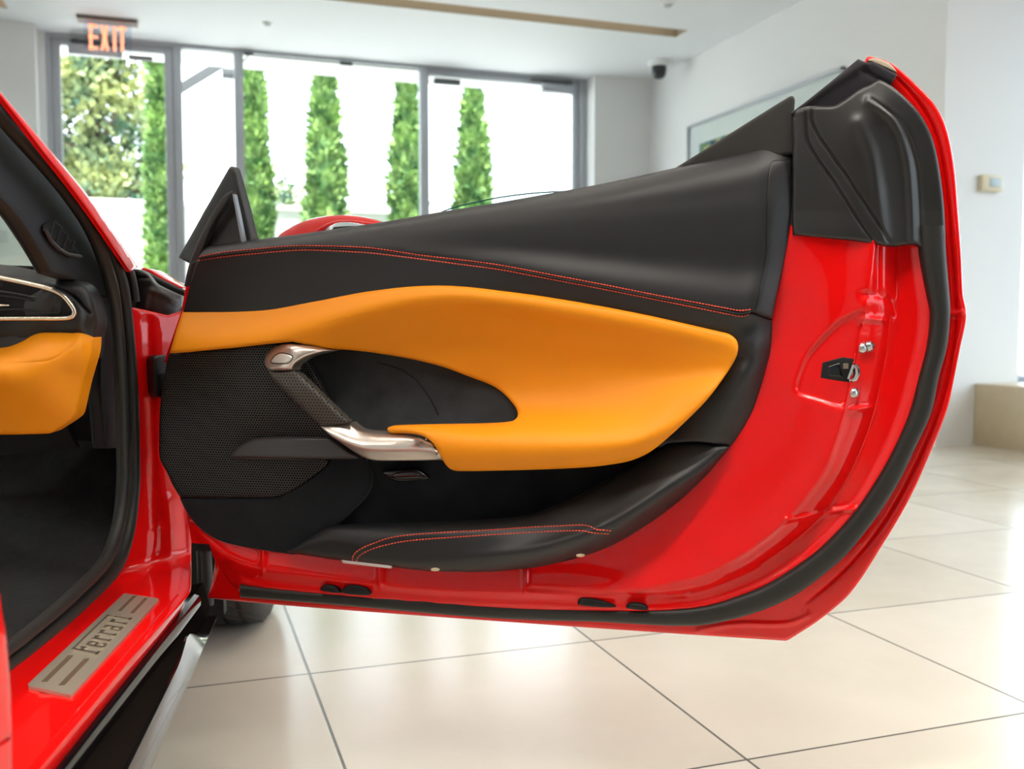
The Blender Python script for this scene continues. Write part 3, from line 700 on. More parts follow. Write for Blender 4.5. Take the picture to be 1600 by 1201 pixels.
outer_d = ridges(rbf([(1352, 95, -22), (1430, 130, -26), (1490, 260, -30), (1500, 400, -32), (1508, 500, -34), (1470, 650, -34), (1400, 820, -38), (1285, 965, -50), (1230, 1000, -58), (1000, 986, -60), (700, 964, -58), (330, 930, -44), (1450, 300, -44), (1480, 400, -44), (1485, 500, -46), (1440, 640, -46), (1370, 800, -46), (1250, 930, -38), (1100, 972, -38), (900, 966, -38), (600, 945, -36), (900, 400, -44), (500, 600, -44), (320, 840, -30), (800, 900, -40)]),
                 [(GR, -3.5, 2.2), ([(1262, 962), (1228, 974), (1150, 975), (1090, 985)], 4, 4), ([(1505, 488), (1488, 490)], 3, 3)])
def shell_edge_drop(X, Y): return outer_d(X, Y)
door = patch('car_door', OUTER, DOOR, outer_d, M['red'], car, 9, (7, 6), .045, 'open passenger door, red outside with black and orange trim inside', angle=60)
# inner pressing
TRIM_R = [(1250, 350, 1), (1440, 372, 1)]
INNER = TRIM_R + [p for p in SEAL_MID[1:]] + [(372, 924, 1), (356, 905, 1), (338, 878), (327, 850, 1), (300, 848, 1), (291, 800, 1), (330, 790, 1), (450, 810), (700, 850), (850, 830), (1000, 770), (1090, 690), (1150, 600), (1185, 480), (1215, 355, 1)]
R1 = [(1366, 376), (1364, 395), (1358, 440), (1351, 478), (1347, 497), (1342, 530), (1334, 570), (1326, 612), (1319, 641), (1306, 685), (1290, 730), (1262, 772), (1228, 812), (1187, 847), (1150, 872), (1100, 898), (1050, 911), (1000, 920), (925, 925), (850, 926), (760, 925), (685, 922), (597, 915), (540, 908), (480, 900), (405, 890), (370, 879), (342, 862), (327, 846), (300, 815)]
_r1 = crv(R1, 4, False); _sm = crv(SEAL_IN, 4, False)
_reg = np.concatenate([_r1, crv([(300, 815), (250, 700), (600, 300), (1366, 376)], 30, False)])
_in_base = rbf([(1240, 370, 4), (1300, 380, 6), (1360, 385, 8), (1225, 480, 0), (1290, 470, 10), (1340, 500, 10), (1190, 620, 0), (1250, 600, 10), (1320, 600, 14), (1150, 700, 0), (1230, 720, 8), (1290, 720, 14), (1060, 800, -2), (1150, 800, 4), (1230, 800, 10), (900, 880, -4), (1000, 860, 0), (1120, 860, 6), (1050, 900, 4), (850, 905, 0), (850, 925, 4), (700, 900, -2), (600, 890, -2), (450, 870, -2), (350, 845, -4), (300, 800, -4)])
CH = [(0, 0), (.04, -3), (.10, -9), (.20, -13), (.28, -17), (.48, -35), (.56, -38), (.82, -40), (.9, -37), (1., -34)]
_chx = np.linspace(0, 1, 101); _chy = np.interp(_chx, [c[0] for c in CH], [c[1] for c in CH])
_k = np.exp(-np.linspace(-2, 2, 9) ** 2); _chy = np.convolve(np.pad(_chy, 4, 'edge'), _k / _k.sum(), 'valid')
POCK = crv([(1352, 486), (1313, 499), (1292, 518), (1262, 552), (1248, 582), (1242, 606), (1246, 616), (1262, 622), (1327, 634), (1345, 560)], 4)
def inner_d(X, Y):
    d1 = seg_dist(X, Y, _r1, False); ds = seg_dist(X, Y, _sm, False)
    w = _in_base(X, Y) + .004 * np.exp(-(d1 / 25) ** 2)
    out = ~inside(X, Y, _reg)
    q = np.where(out, d1 / (d1 + ds + 1e-6), 0)
    tall = np.clip((d1 + ds - 12) / 55, .25, 1)
    w = w + np.interp(q, _chx, _chy) / 1000 * tall
    pin = inside(X, Y, POCK); pd = seg_dist(X, Y, POCK, True)
    s = np.where(pin, pd, -pd)
    w = w - .007 * smooth((s + 2) / 9) * np.where(out, 0, 1)
    return w
_ribs = [([(1332, 640), (1362, 636)], 5, 4), ([(1230, 812), (1310, 797), (1335, 795)], 5, 4), ([(412, 858), (410, 893)], 4, 4), ([(594, 888), (594, 915)], 5, 4), ([(822, 890), (821, 924)], 5, 4),
         ([(1372, 384), (1372, 455)], -4, 4), ([(1350, 460), (1385, 466), (1398, 486)], -3, 5), ([(1390, 500), (1383, 560), (1372, 615), (1350, 690), (1310, 770), (1270, 820), (1190, 880)], -2.5, 3.5),
         ([(1347, 497), (1380, 500)], 3, 4), ([(1000, 925), (1100, 915), (1130, 898)], 2, 5), ([(365, 905), (345, 880)], -3, 6), ([(830, 920), (1000, 930), (1070, 928)], -3, 4)]
inner_d.lines = [(crv(R1, 5, False), 6.)]
inner_full = ridges(inner_d, _ribs)
patch('inner_panel', INNER, DOOR, inner_full, M['red'], door, 3.6, None, .02, 'red painted inner pressing around the trim', angle=70)
patch('shell_edge', [(291, 444, 1), (330, 440, 1), (330, 570, 1), (256, 566, 1), (284, 484, 1)], DOOR, flat(2), M['red'], door, 12, (3, 2), .03)

def band(name, a, b, off, wfun, m, parent, seg=9, thick=.012, bulge=6., label=None):
    """moulded strip between two edge lines"""
    A_, B_ = crv(a, 5, False), crv(b, 5, False); n = max(len(A_), len(B_))
    def rs(L):
        s = np.r_[0, np.cumsum(np.linalg.norm(np.diff(L, axis=0), axis=1))]; q = np.linspace(0, s[-1], n)
        return np.stack([np.interp(q, s, L[:, 0]), np.interp(q, s, L[:, 1])], 1)
    A_, B_ = rs(A_), rs(B_); V = []; rows = seg + 1
    for k in range(rows):
        t = k / seg; P = A_ * (1 - t) + B_ * t
        w = wfun(P[:, 0], P[:, 1]) + off / 1000 + bulge / 1000 * math.sqrt(max(0, 1 - (2 * t - 1) ** 2))
        V.append(DOOR.hit(P[:, 0], P[:, 1], w))
    V = np.array(V); base = V[[0, -1]] - DOOR.n * thick
    allV = np.concatenate([V, base]).reshape(-1, 3); R = rows + 2; Fc = []
    for i in range(n - 1):
        for k in range(rows - 1): Fc.append([k * n + i, k * n + i + 1, (k + 1) * n + i + 1, (k + 1) * n + i])
        Fc += [[(R - 2) * n + i, (R - 2) * n + i + 1, i + 1, i], [(rows - 1) * n + i, (rows - 1) * n + i + 1, (R - 1) * n + i + 1, (R - 1) * n + i]]
    for e in (0, n - 1): Fc.append([k * n + e for k in range(rows)] + [(R - 1) * n + e, (R - 2) * n + e])
    return MB().add(allV, Fc).obj(name, m, parent, label, angle=60)
band('weatherstrip', SEAL_OUT, SEAL_IN, -14, lambda X, Y: np.zeros(len(X)), M['rubber'], door, 9, .03, 9., 'black rubber door seal')
for k, pts in enumerate(([(500, 921), (508, 914), (525, 917), (530, 926)], [(532, 925), (545, 914), (572, 918), (578, 929)], [(903, 944), (908, 934), (940, 938), (962, 948)], [(978, 949), (985, 942), (1008, 946), (1012, 953)])):
    patch('grommet', pts, DOOR, flat(6), M['darkplastic'], door, 5, (5, 3), .02)

# ---------------------------------------------------------------- black upper rear cover
COVER = [(1241, 174, 1), (1261, 166), (1302, 165), (1320, 155), (1342, 139), (1360, 131), (1372, 124), (1387, 130), (1412, 150), (1437, 177), (1455, 210), (1465, 247), (1471, 285), (1475, 322), (1477, 362), (1477, 388, 1), (1438, 386, 1), (1430, 381), (1400, 384), (1390, 384), (1360, 380), (1335, 376), (1239, 367, 1), (1237, 330)]
cov_d = ridges(rbf([(1241, 180, 4), (1262, 170, 8), (1240, 300, 8), (1240, 365, 8), (1300, 170, 10), (1300, 280, 14), (1290, 365, 12), (1345, 145, 6), (1345, 220, 16), (1350, 300, 16), (1350, 370, 12), (1372, 130, 2), (1400, 200, 4), (1400, 300, 2), (1400, 375, 0), (1430, 200, -4), (1430, 300, -6), (1430, 375, -8), (1450, 210, -8), (1468, 290, -12), (1475, 370, -14), (1380, 160, 10)]),
    [([(1260, 166), (1261, 215), (1267, 232), (1310, 295), (1350, 357), (1372, 386)], -3.2, 2.2), ([(1269, 166), (1271, 197), (1325, 278), (1377, 357), (1394, 388)], -3.2, 2.2),
     ([(1358, 158), (1395, 187), (1415, 235), (1422, 285), (1426, 385)], 5, 7), ([(1363, 156), (1407, 193), (1430, 245), (1438, 310), (1440, 386)], -3.5, 3), ([(1342, 190), (1360, 235), (1369, 285), (1382, 386)], 4, 10)])
def cov_w(X, Y): return cov_d(X, Y) + .004 * np.clip((Y - 330) / 40, 0, 1)
cov_w.lines = cov_d.lines
patch('corner_cover', COVER, DOOR, cov_w, M['plastic'], door, 3., (5, 5), .03, 'moulded black plastic cover at the upper rear corner', angle=70)
patch('run_channel', [(1236, 176, 1), (1270, 150), (1341, 92, 1), (1354, 98, 1), (1365, 97, 1), (1402, 117, 1), (1391, 134, 1), (1372, 128), (1350, 150, 1), (1300, 182, 1), (1250, 186, 1)], DOOR, ridges(flat(-8), [([(1238, 178), (1300, 132), (1354, 98)], 5, 6), ([(1352, 112), (1392, 134)], -4, 4)]), M['flock'], door, 5, (4, 3), .03, 'black flocked window channel at the top')
patch('channel_clip', [(1356, 94, 1), (1366, 91), (1390, 100), (1402, 113, 1), (1384, 105)], DOOR, flat(-12), mat('pale primer', (.50, .42, .32), .5), door, 5, (2, 1), .012, 'pale strip beside the window channel')
patch('quarter_trim', [(1040, 270, 1), (1057, 261), (1232, 151.5), (1239, 150), (1242, 156), (1240, 182), (1239, 240, 1)], DOOR, rbf([(1057, 262, -12), (1232, 152, -10), (1240, 230, -4), (1150, 230, -6), (1190, 200, -6)]), M['felt'], door, 6, (5, 5), .025, 'grey felt covered triangle behind the window')
patch('trim_strip', [(1239, 183, 1), (1244, 179), (1251, 186), (1250, 240), (1246, 300), (1240, 366, 1), (1233, 366, 1), (1238, 270)], DOOR, flat(3), M['trimgrey'], door, 5, (3, 4), .02)

# ---------------------------------------------------------------- trim panels
T_BOT = [(1234, 364), (1225, 415), (1215, 460), (1207, 500), (1204, 547), (1197, 575), (1187, 610), (1175, 645), (1150, 686), (1140, 700), (1100, 747), (1050, 792), (1000, 827), (950, 855), (900, 872), (850, 884), (822, 888), (760, 893), (710, 893), (660, 891), (610, 885), (530, 875), (447, 862), (392, 856), (342, 844), (312, 825), (292, 800), (280, 775), (262, 740), (250, 717), (248, 692), (250, 640), (254, 605), (261, 562), (265, 552), (275, 515), (285, 484), (290, 470), (309, 403)]
T_TOP = [(309, 405, 1), (312, 396), (318, 389), (330, 384), (360, 379.5), (400, 374), (450, 368), (500, 361), (560, 352.5), (620, 343), (700, 329), (780, 316), (870, 300), (950, 285), (1060, 261), (1150, 240), (1200, 228.5), (1215, 226), (1232, 228), (1240, 233, 1)]
S1 = [(311, 401), (350, 394), (400, 389), (450, 384.5), (500, 384), (575, 387), (620, 393), (660, 399), (720, 406), (780, 414), (850, 427), (950, 446), (1025, 461), (1100, 475), (1140, 482.5), (1156, 485), (1174, 483)]
S2 = [(309, 407), (350, 401), (400, 396), (462, 391), (500, 391), (575, 395), (620, 400), (660, 405), (720, 413), (780, 421), (850, 434), (950, 453), (1025, 468), (1100, 483), (1140, 491), (1160, 494), (1174, 489)]
SM = [((a[0] + b[0]) / 2, (a[1] + b[1]) / 2) for a, b in zip(S1, S2)]
patch('trim_carrier', [(p[0] + (4 if p[0] < 400 else -4 if p[0] > 900 else 0), p[1] - (4 if p[1] > 800 else 0)) for p in T_BOT] + [(330, 392), (600, 352), (900, 302), (1150, 248), (1236, 240)], DOOR, flat(-36), M['darkplastic'], door, 25, None, .006)
_yt = along([(300, 412), (309, 404), (314, 393), (320, 388), (330, 384), (360, 379.5), (400, 374), (450, 368), (500, 361), (560, 352.5), (620, 343), (700, 329), (780, 316), (870, 300), (950, 285), (1060, 261), (1150, 240), (1200, 228.5), (1240, 219)])
_ys = along([(300, 405)] + SM + [(1245, 500)])
def _fr(f): return lambda X: _yt(X) * (1 - f) + _ys(X) * f
_ul = loft([(_fr(0), -6), (_fr(.10), [(300, 3), (500, 5), (800, 11), (1240, 13)]), (_fr(.28), [(300, 9), (500, 13), (800, 21), (1240, 24)]), (_fr(.52), [(300, 14), (500, 19), (800, 26), (1240, 29)]),
            (_fr(.74), [(300, 18), (500, 23), (800, 29), (1240, 31)]), (_fr(.90), [(300, 21), (500, 25), (700, 31), (900, 40), (1240, 42)]), (_fr(1.), [(300, 22), (500, 26), (700, 32), (900, 43), (1240, 45)])])
_xe = along([(220, 1186), (260, 1187), (330, 1188), (400, 1185), (450, 1177), (490, 1168)]); _xr = along([(220, 1242), (240, 1242), (330, 1238), (400, 1230), (450, 1219), (500, 1208)])
def up_d(X, Y):
    u = np.clip((X - _xe(Y)) / (_xr(Y) - _xe(Y)), 0, 1.1)
    return _ul(X, Y) - .027 * u ** 1.5
patch('upper_panel', T_TOP + [(1240, 300), (1236, 345), (1233, 370), (1225, 415), (1215, 460), (1207, 499, 1), (1174, 487.5, 1)] + SM[::-1][1:-1] + [(309, 404, 1)], DOOR, up_d, M['leather'], door, 7, (6, 7), .02, 'black leather upper panel', sp=4)
patch('end_cap', [(1204, 254), (1213, 250), (1236, 251, 1), (1236, 330), (1233, 366), (1224, 415), (1214, 460), (1207, 496, 1), (1179, 487, 1), (1188, 450), (1197, 390), (1199, 300)], DOOR, lambda X, Y: up_d(X, Y) + .0022, M['leather'], door, 6, (3, 2.2), .01)
O_TOP = [(287, 484), (337, 481), (425, 476), (500, 467), (575, 455), (620, 449.5), (650, 447), (690, 446), (730, 448), (790, 455), (850, 463), (950, 480), (1025, 495), (1100, 512), (1126, 518)]
mid_d = rbf([(310, 407, 16), (295, 480, 12), (400, 397, 24), (400, 440, 24), (400, 474, 22), (500, 392, 26), (500, 430, 27), (500, 464, 31), (620, 402, 31), (620, 445, 36), (720, 414, 34), (720, 444, 36), (850, 436, 39), (850, 460, 34), (950, 456, 42), (950, 478, 36), (1100, 485, 44), (1100, 508, 38), (1170, 492, 38), (1205, 503, 6), (1200, 560, 4), (1190, 600, 3), (1170, 650, 2), (1145, 695, 2), (1168, 510, 30), (1160, 560, 26), (1176, 540, 33), (1168, 580, 33), (1140, 620, 31), (1090, 690, 30), (1120, 580, 22), (1060, 670, 22), (1130, 660, 26), (1185, 560, 24)])
patch('middle_panel', [(308, 405, 1)] + SM[1:-1] + [(1174, 488, 1), (1207, 498, 1), (1204, 547), (1197, 575), (1187, 610), (1175, 645), (1150, 686), (1141, 697, 1), (1098, 690.5), (1080, 690), (1043, 693, 1), (1030, 700, 1), (1000, 690, 1), (1080, 600, 1), (1120, 540, 1), (1090, 525, 1), (950, 500, 1), (800, 475, 1), (680, 465, 1), (500, 485, 1), (400, 495, 1), (286, 488, 1), (297, 445)], DOOR, mid_d, M['leather'], door, 6, (4, 3.5), .02, 'black leather panel framing the orange', sp=4)
stitches('stitching', S1, up_d, door); stitches('stitching', S2, mid_d, door)
MB().tube(on_door(SM, lambda X, Y: (up_d(X, Y) + mid_d(X, Y)) / 2, -.0002, 6), .0016, 7).obj('piping', M['leather'], door)
# faint stamped lettering in the leather, just above the seam
# orange panel with its armrest
ORANGE = [(286, 484, 1)] + O_TOP[1:] + [(1140, 522), (1150, 530), (1153.5, 540), (1152, 553), (1145, 568), (1130, 591), (1110, 618), (1090, 640), (1050, 678), (1020, 703), (1000, 714), (975, 722), (925, 729), (850, 733), (780, 735), (715, 735.5), (703, 732), (696, 725), (690, 715), (680, 697), (672, 688), (660, 681), (640, 677), (609, 676), (605, 672), (607, 667), (625, 665), (660, 664), (760, 662), (797, 659), (806, 654), (809, 648), (806, 637), (792, 620), (772, 604), (735, 589), (685, 571), (622, 557), (560, 548), (510, 544), (480, 539), (457, 533.5, 1), (420, 537), (355, 544), (265, 552, 1), (274, 520)]
or_d = loft([([(250, 488)] + O_TOP + [(1145, 524), (1160, 536)], [(260, 6), (400, 15), (500, 31), (650, 45), (900, 46), (1160, 46)]),
    ([(250, 549), (300, 545), (350, 540), (420, 531), (458, 521), (500, 507), (550, 490), (600, 476), (650, 466), (720, 460.5), (800, 468), (900, 484), (1000, 503), (1080, 519), (1130, 533), (1160, 548)], [(250, 56), (350, 57), (458, 59), (550, 58), (720, 56), (900, 53), (1000, 51), (1160, 50)]),
    ([(250, 600), (350, 588), (458, 556), (500, 540), (550, 523), (600, 509), (650, 499), (720, 493), (800, 500), (900, 516), (1000, 534), (1080, 548), (1130, 556), (1160, 562)], [(250, 48), (350, 46), (458, 44), (550, 40), (650, 36), (800, 34), (900, 34), (1000, 36), (1080, 41), (1160, 50)]),
    ([(250, 650), (458, 600), (550, 575), (650, 562), (720, 556), (800, 566), (900, 578), (1000, 586), (1080, 586), (1130, 580), (1160, 578)], [(250, 30), (458, 20), (600, 8), (720, 4), (800, 6), (900, 12), (1000, 22), (1080, 38), (1160, 52)]),
    ([(250, 690), (600, 655), (760, 655), (810, 640), (900, 640), (1000, 632), (1060, 618), (1110, 600), (1160, 590)], [(250, 40), (600, 58), (700, 48), (770, 34), (810, 26), (900, 34), (1000, 46), (1060, 56), (1160, 56)]),
    ([(250, 700), (605, 668), (660, 676), (720, 681), (900, 683), (960, 681), (1000, 675), (1060, 647), (1110, 612), (1160, 602)], [(250, 60), (605, 64), (660, 78), (720, 86), (900, 88), (1000, 82), (1060, 72), (1160, 58)]),
    ([(250, 712), (605, 680), (660, 690), (720, 697), (900, 698), (960, 695), (1000, 688), (1060, 660), (1110, 624), (1160, 612)], [(250, 62), (605, 66), (660, 82), (720, 93), (900, 95), (1000, 88), (1060, 76), (1160, 58)]),
    ([(250, 730), (605, 695), (660, 705), (720, 715), (900, 714), (960, 709), (1000, 701), (1060, 676), (1110, 640), (1160, 630)], [(250, 60), (605, 62), (660, 80), (720, 90), (900, 90), (1000, 82), (1060, 68), (1160, 50)]),
    ([(250, 750), (605, 715), (660, 725), (720, 737), (900, 732), (960, 727), (1000, 716), (1060, 690), (1110, 655), (1160, 645)], [(250, 48), (605, 50), (660, 66), (720, 74), (900, 72), (1000, 68), (1060, 56), (1160, 40)])])
patch('orange_panel', ORANGE, DOOR, or_d, M['orange'], door, 5.5, (6, 7), .015, 'tan orange leather panel flowing into the armrest', sp=3, angle=75)
# pull recess
rec_d = rbf([(440, 560, -14), (470, 560, -14), (560, 540, -22), (600, 620, -18), (640, 662, 8), (740, 655, 4), (805, 648, 6), (800, 620, -4), (700, 578, -20), (760, 600, -14), (560, 675, 10), (620, 560, -20), (700, 630, -12), (840, 650, 0)])
patch('pull_recess', [(440, 560, 1), (470, 540), (560, 535), (700, 560), (830, 610), (840, 660), (700, 680), (560, 690), (490, 660)], DOOR, rec_d, M['recess'], door, 7, None, .01, 'black suede lined pull recess')
MB().tube(on_door([(590, 566), (622, 576), (650, 594), (672, 622), (685, 648)], rec_d, .0008, 4), .0012, 6).obj('seam', M['darkplastic'], door)
# speaker mesh
mesh_d = rbf([(266, 555, 26), (420, 540, 34), (256, 600, 24), (250, 690, 22), (262, 738, 20), (282, 775, 18), (330, 600, 28), (390, 590, 38), (420, 610, 37), (460, 660, 28), (380, 640, 36), (320, 680, 25), (430, 675, 24), (380, 740, 20), (440, 770, 18), (510, 720, 18), (500, 680, 22)])
patch('speaker_mesh', [(265, 552, 1), (355, 543), (430, 534, 1), (480, 560, 1), (520, 640, 1), (540, 690, 1), (512, 714, 1), (512, 725, 1), (478, 752), (452, 768), (432, 776), (390, 777.5), (282, 777, 1), (270, 758), (262, 740), (250, 717), (248.5, 692), (250, 640), (254, 605), (261, 562)], DOOR, mesh_d, M['mesh'], door, 6, (4, 4), .012, 'black perforated speaker mesh')
low_d = rbf([(282, 778, 17), (340, 842, 4), (447, 862, 6), (440, 778, 16), (520, 720, 12), (580, 720, 10), (575, 775, 10), (510, 820, 12), (400, 820, 12)])
patch('suede_corner', [(281, 778, 1), (390, 778.5), (432, 777), (452, 769), (478, 753), (512, 726), (520, 712, 1), (572, 712, 1), (580, 735), (581, 752), (574, 772), (548, 800), (522, 824), (460, 866, 1), (392, 856), (342, 844), (312, 825), (292, 800)], DOOR, low_d, M['suede'], door, 7, (4, 4), .012, 'black suede lower corner')
patch('map_pocket', [(520, 700, 1), (1060, 690, 1), (1000, 760, 1), (900, 800, 1), (560, 840, 1), (480, 850, 1), (570, 770, 1)], DOOR, rbf([(560, 720, 8), (1040, 700, -18), (800, 720, -30), (800, 800, -30), (580, 760, -2), (580, 820, -10)]), M['suede'], door, 10, None, .008, 'dark map pocket')
# lower leather pad
PAD = [(447, 862, 1), (512, 822, 1), (560, 821), (660, 819), (760, 814), (810, 809), (847, 800), (910, 772), (925, 763), (960, 745), (1000, 720), (1043, 693.5, 1), (1080, 691), (1098, 691.5), (1141, 698, 1), (1100, 747), (1050, 792), (1000, 827), (950, 855), (900, 872), (850, 884), (822, 888), (760, 893), (710, 893), (660, 891), (610, 885), (530, 875)]
_pt = along([(430, 861), (447, 858), (512, 822), (560, 821), (660, 819), (760, 814), (810, 809), (847, 800), (910, 772), (925, 763), (960, 745), (1000, 720), (1043, 694), (1080, 690), (1098, 690), (1150, 688)])
_pb = along([(430, 862), (447, 863), (530, 876), (610, 886), (660, 891), (710, 893.5), (760, 893), (822, 888), (850, 884), (900, 872), (950, 855), (1000, 827), (1050, 792), (1100, 747), (1141, 700), (1150, 692)])
def _pf(f): return lambda X: _pt(X) * (1 - f) + _pb(X) * f
pad_d = ridges(loft([(_pf(0), [(430, 10), (512, 22), (700, 26), (900, 14), (1040, 12), (1150, 12)]), (_pf(.2), [(430, 12), (512, 32), (700, 42), (900, 30), (1040, 24), (1150, 13)]), (_pf(.48), [(430, 12), (512, 36), (700, 47), (900, 50), (1000, 46), (1150, 14)]),
    (_pf(.70), [(430, 12), (512, 32), (700, 46), (900, 62), (1000, 58), (1060, 44), (1150, 10)]), (_pf(.88), [(430, 10), (512, 26), (700, 40), (900, 38), (1000, 34), (1150, 6)]), (_pf(1.), [(430, 8), (512, 14), (700, 26), (820, 18), (900, 10), (1150, 2)])]),
               [([(551, 877), (556, 862), (582, 847), (615, 837), (685, 832), (760, 828), (835, 823), (912, 820)], 1.2, 5), ([(640, 876), (760, 868), (860, 850), (940, 824)], 2, 7)])
patch('lower_pad', PAD, DOOR, pad_d, M['leather'], door, 5.5, (5, 7), .02, 'black leather lower pad', angle=75)
P1 = [(550.5, 876), (552, 868), (558, 861), (570, 854), (585, 848), (605, 841), (630, 836.5), (685, 832), (760, 828), (835, 823), (880, 821), (908, 820), (922, 822), (932, 827), (945, 828), (960, 829.5)]
P2 = [(557, 878), (559, 871), (566, 865), (580, 858), (600, 852), (635, 845), (710, 839), (785, 834), (860, 830), (910, 829), (925, 832), (955, 834)]
stitches('stitching', P1, pad_d, door); stitches('stitching', P2, pad_d, door)
for x, y in ((680, 889.5), (907, 867.5)):
    q = np.linspace(0, 6.283, 14)[:-1]; w = float(pad_d(A(x), A(y))[0])
    patch('clip', [(x + 7 * math.cos(t), y + 2.8 * math.sin(t)) for t in q], DOOR, lambda X, Y: pad_d(X, Y) + .0016, M['ivory'], door, 3, (2, 1), .01, 'pale round trim clip')
patch('door_reflector', [(533, 874.5, 1), (612, 883, 1), (611, 888, 1), (536, 879.5, 1)], DOOR, lambda X, Y: pad_d(X, Y) - .002, M['lens'], door, 4, (1.5, 1), .006, 'clear reflector strip under the pad')  # strip taken for a door reflector, no lamp inside
# pocket release
patch('release_recess', [(597, 739), (606, 735), (648, 733), (656, 735), (670, 747), (655, 750), (625, 752), (610, 748)], DOOR, flat(12), M['gloss'], door, 4, (5, 3), .01, 'gloss black release')
patch('release_tab', [(612, 742), (622, 737), (650, 736), (662, 746), (645, 749), (616, 748)], DOOR, flat(15), M['gloss'], door, 3, (5, 4), .01)
# handle
h_cap = [(413, 564), (416, 552), (424, 545), (434, 540), (448, 537), (466, 538.5), (490, 541), (522, 547, 1), (500, 552), (480, 558), (466, 566), (459, 573), (458, 578.5, 1), (421, 579.5, 1), (415, 573)]
cap_d = rbf([(415, 565, 48), (435, 545, 50), (440, 565, 70), (455, 545, 66), (458, 577, 72), (425, 577, 66), (490, 545, 56), (520, 548, 36)])
patch('handle_cap', h_cap, DOOR, cap_d, M['silver'], door, 3.5, (7, 9), .03, 'satin silver upper end of the pull handle', sp=2, angle=70)
patch('door_button', [(424, 565), (429, 557), (437, 552.5), (446, 553), (455, 555.5), (457, 558), (451, 565), (445, 567), (427, 566.5)], DOOR, lambda X, Y: cap_d(X, Y) + .001, M['button'], door, 2.5, (2.5, 1.5), .006, 'small silver button')
bl = crv([(423, 565.5), (428.5, 556.5), (437, 551.5), (446, 552), (456, 555), (458, 558), (452, 566), (445, 568), (427, 567.5)], 2); MB().tube(DOOR.hit(bl[:, 0], bl[:, 1], cap_d(bl[:, 0], bl[:, 1]) - .0003), .0009, 6, True).obj('button_gap', M['darkplastic'], door)
grip_d = rbf([(421, 580, 64), (458, 579, 72), (545, 660, 76), (502, 663, 68), (440, 600, 72), (500, 630, 76), (470, 600, 77)])
patch('handle_grip', [(420, 580, 1), (459, 578.5, 1), (470, 586), (500, 615), (546, 659, 1), (541, 661.5), (503, 665, 1), (492, 657), (450, 617), (426, 593)], DOOR, grip_d, M['grip'], door, 3, (9, 8), .016, 'perforated leather grip', sp=2, angle=75)
hb_d = loft([([(490, 652), (546, 660), (560, 669), (580, 674), (620, 676), (646, 679), (666, 688), (695, 702)], [(490, 54), (546, 56), (600, 54), (700, 64)]), ([(490, 659), (530, 673), (560, 683), (600, 683.5), (658, 684), (695, 703)], [(490, 62), (546, 66), (600, 66), (700, 72)]),
    ([(490, 666), (530, 687), (560, 698), (580, 700), (680, 700), (695, 705)], [(490, 66), (546, 73), (600, 76), (700, 79)]), ([(490, 676), (530, 695), (560, 711), (580, 719), (695, 721)], [(490, 54), (546, 60), (600, 66), (700, 70)])])
hb_d.lines = [(crv([(535, 676), (560, 683), (600, 683.5), (655, 684)], 5, False), 2.5), (crv([(535, 689), (560, 698), (580, 700), (680, 700)], 5, False), 2.5)]
patch('handle_bracket', [(501, 666, 1), (546, 661, 1), (553, 667), (562, 672), (580, 675), (620, 677), (646, 680), (658, 685), (668, 691), (683, 703), (692, 719, 1), (640, 719.5), (588, 719.5), (572, 716), (555, 707), (535, 693), (516, 680)], DOOR, hb_d, M['silver'], door, 3.5, (3, 3), .03, 'satin silver lower end of the pull handle', sp=2, angle=60)
patch('switch_fin', [(360, 714, 1), (364, 708), (372, 699), (384, 690), (396, 685), (410, 683.5), (512, 683.5, 1), (526, 692), (545, 705), (563, 714, 1), (560, 716.5), (362, 716.5, 1)], DOOR, rbf([(362, 714, 26), (400, 690, 36), (512, 686, 40), (560, 715, 44), (450, 714, 44)]), M['trimgrey'], door, 5, (4, 5), .02, 'dark grey fin in front of the handle')

# ---------------------------------------------------------------- latch and bolts
HOLE = [(1282, 588, 1), (1285, 566, 1), (1317, 557.5, 1), (1334, 560, 1), (1336, 568), (1343, 571), (1344, 582), (1340, 592), (1332, 597, 1), (1318, 596), (1282, 590, 1)]
patch('latch_hole_shade', HOLE, DOOR, lambda X, Y: inner_full(X, Y) + .0008, M['darkplastic'], door, 4, (2, 1), .004, 'flat black patch for the shaded latch opening')  # flat patch on the panel; the hole's darkness is put into its colour
def lp_(x, y, w): return DOOR.hit(x, y, w)[0]
patch('latch_plate', [(1292, 572, 1), (1312, 566, 1), (1318, 590, 1), (1294, 588, 1)], DOOR, lambda X, Y: inner_full(X, Y) + .002, M['gloss'], door, 4, (3, 2), .003)
m = MB(); L3 = [(1335, 570), (1339, 575), (1340, 584), (1336, 592), (1327, 595)]
m.tube(np.array([lp_(x, y, .014) for x, y in L3]), A(.003, .0042, .0045, .0042, .003), 8)
m.tube(np.array([lp_(1334, 570, .013), lp_(1326, 592, .013)]), .0035, 8); m.obj('latch_claw', M['chrome'], door)
MB().obox(lp_(1321, 571.5, .016), DU * .0036, A(0, 0, .004), DN * .004, 0).obj('latch_tooth', M['champagne'], door)
for x, y in ((1348.5, 543), (1358.5, 540.5), (1335, 613)):
    w = float(inner_full(A(x), A(y))[0]); c = lp_(x, y, w); ax = DN * .55 + DU * .75 + A(0, 0, .25); ax /= np.linalg.norm(ax)
    MB().lathe([(.0085, -.004), (.0085, .001), (.0072, .003), (.0062, .0055), (.003, .006), (.0025, .004), (0, .004)], c, ax, 24).obj('bolt', M['chrome'], door)

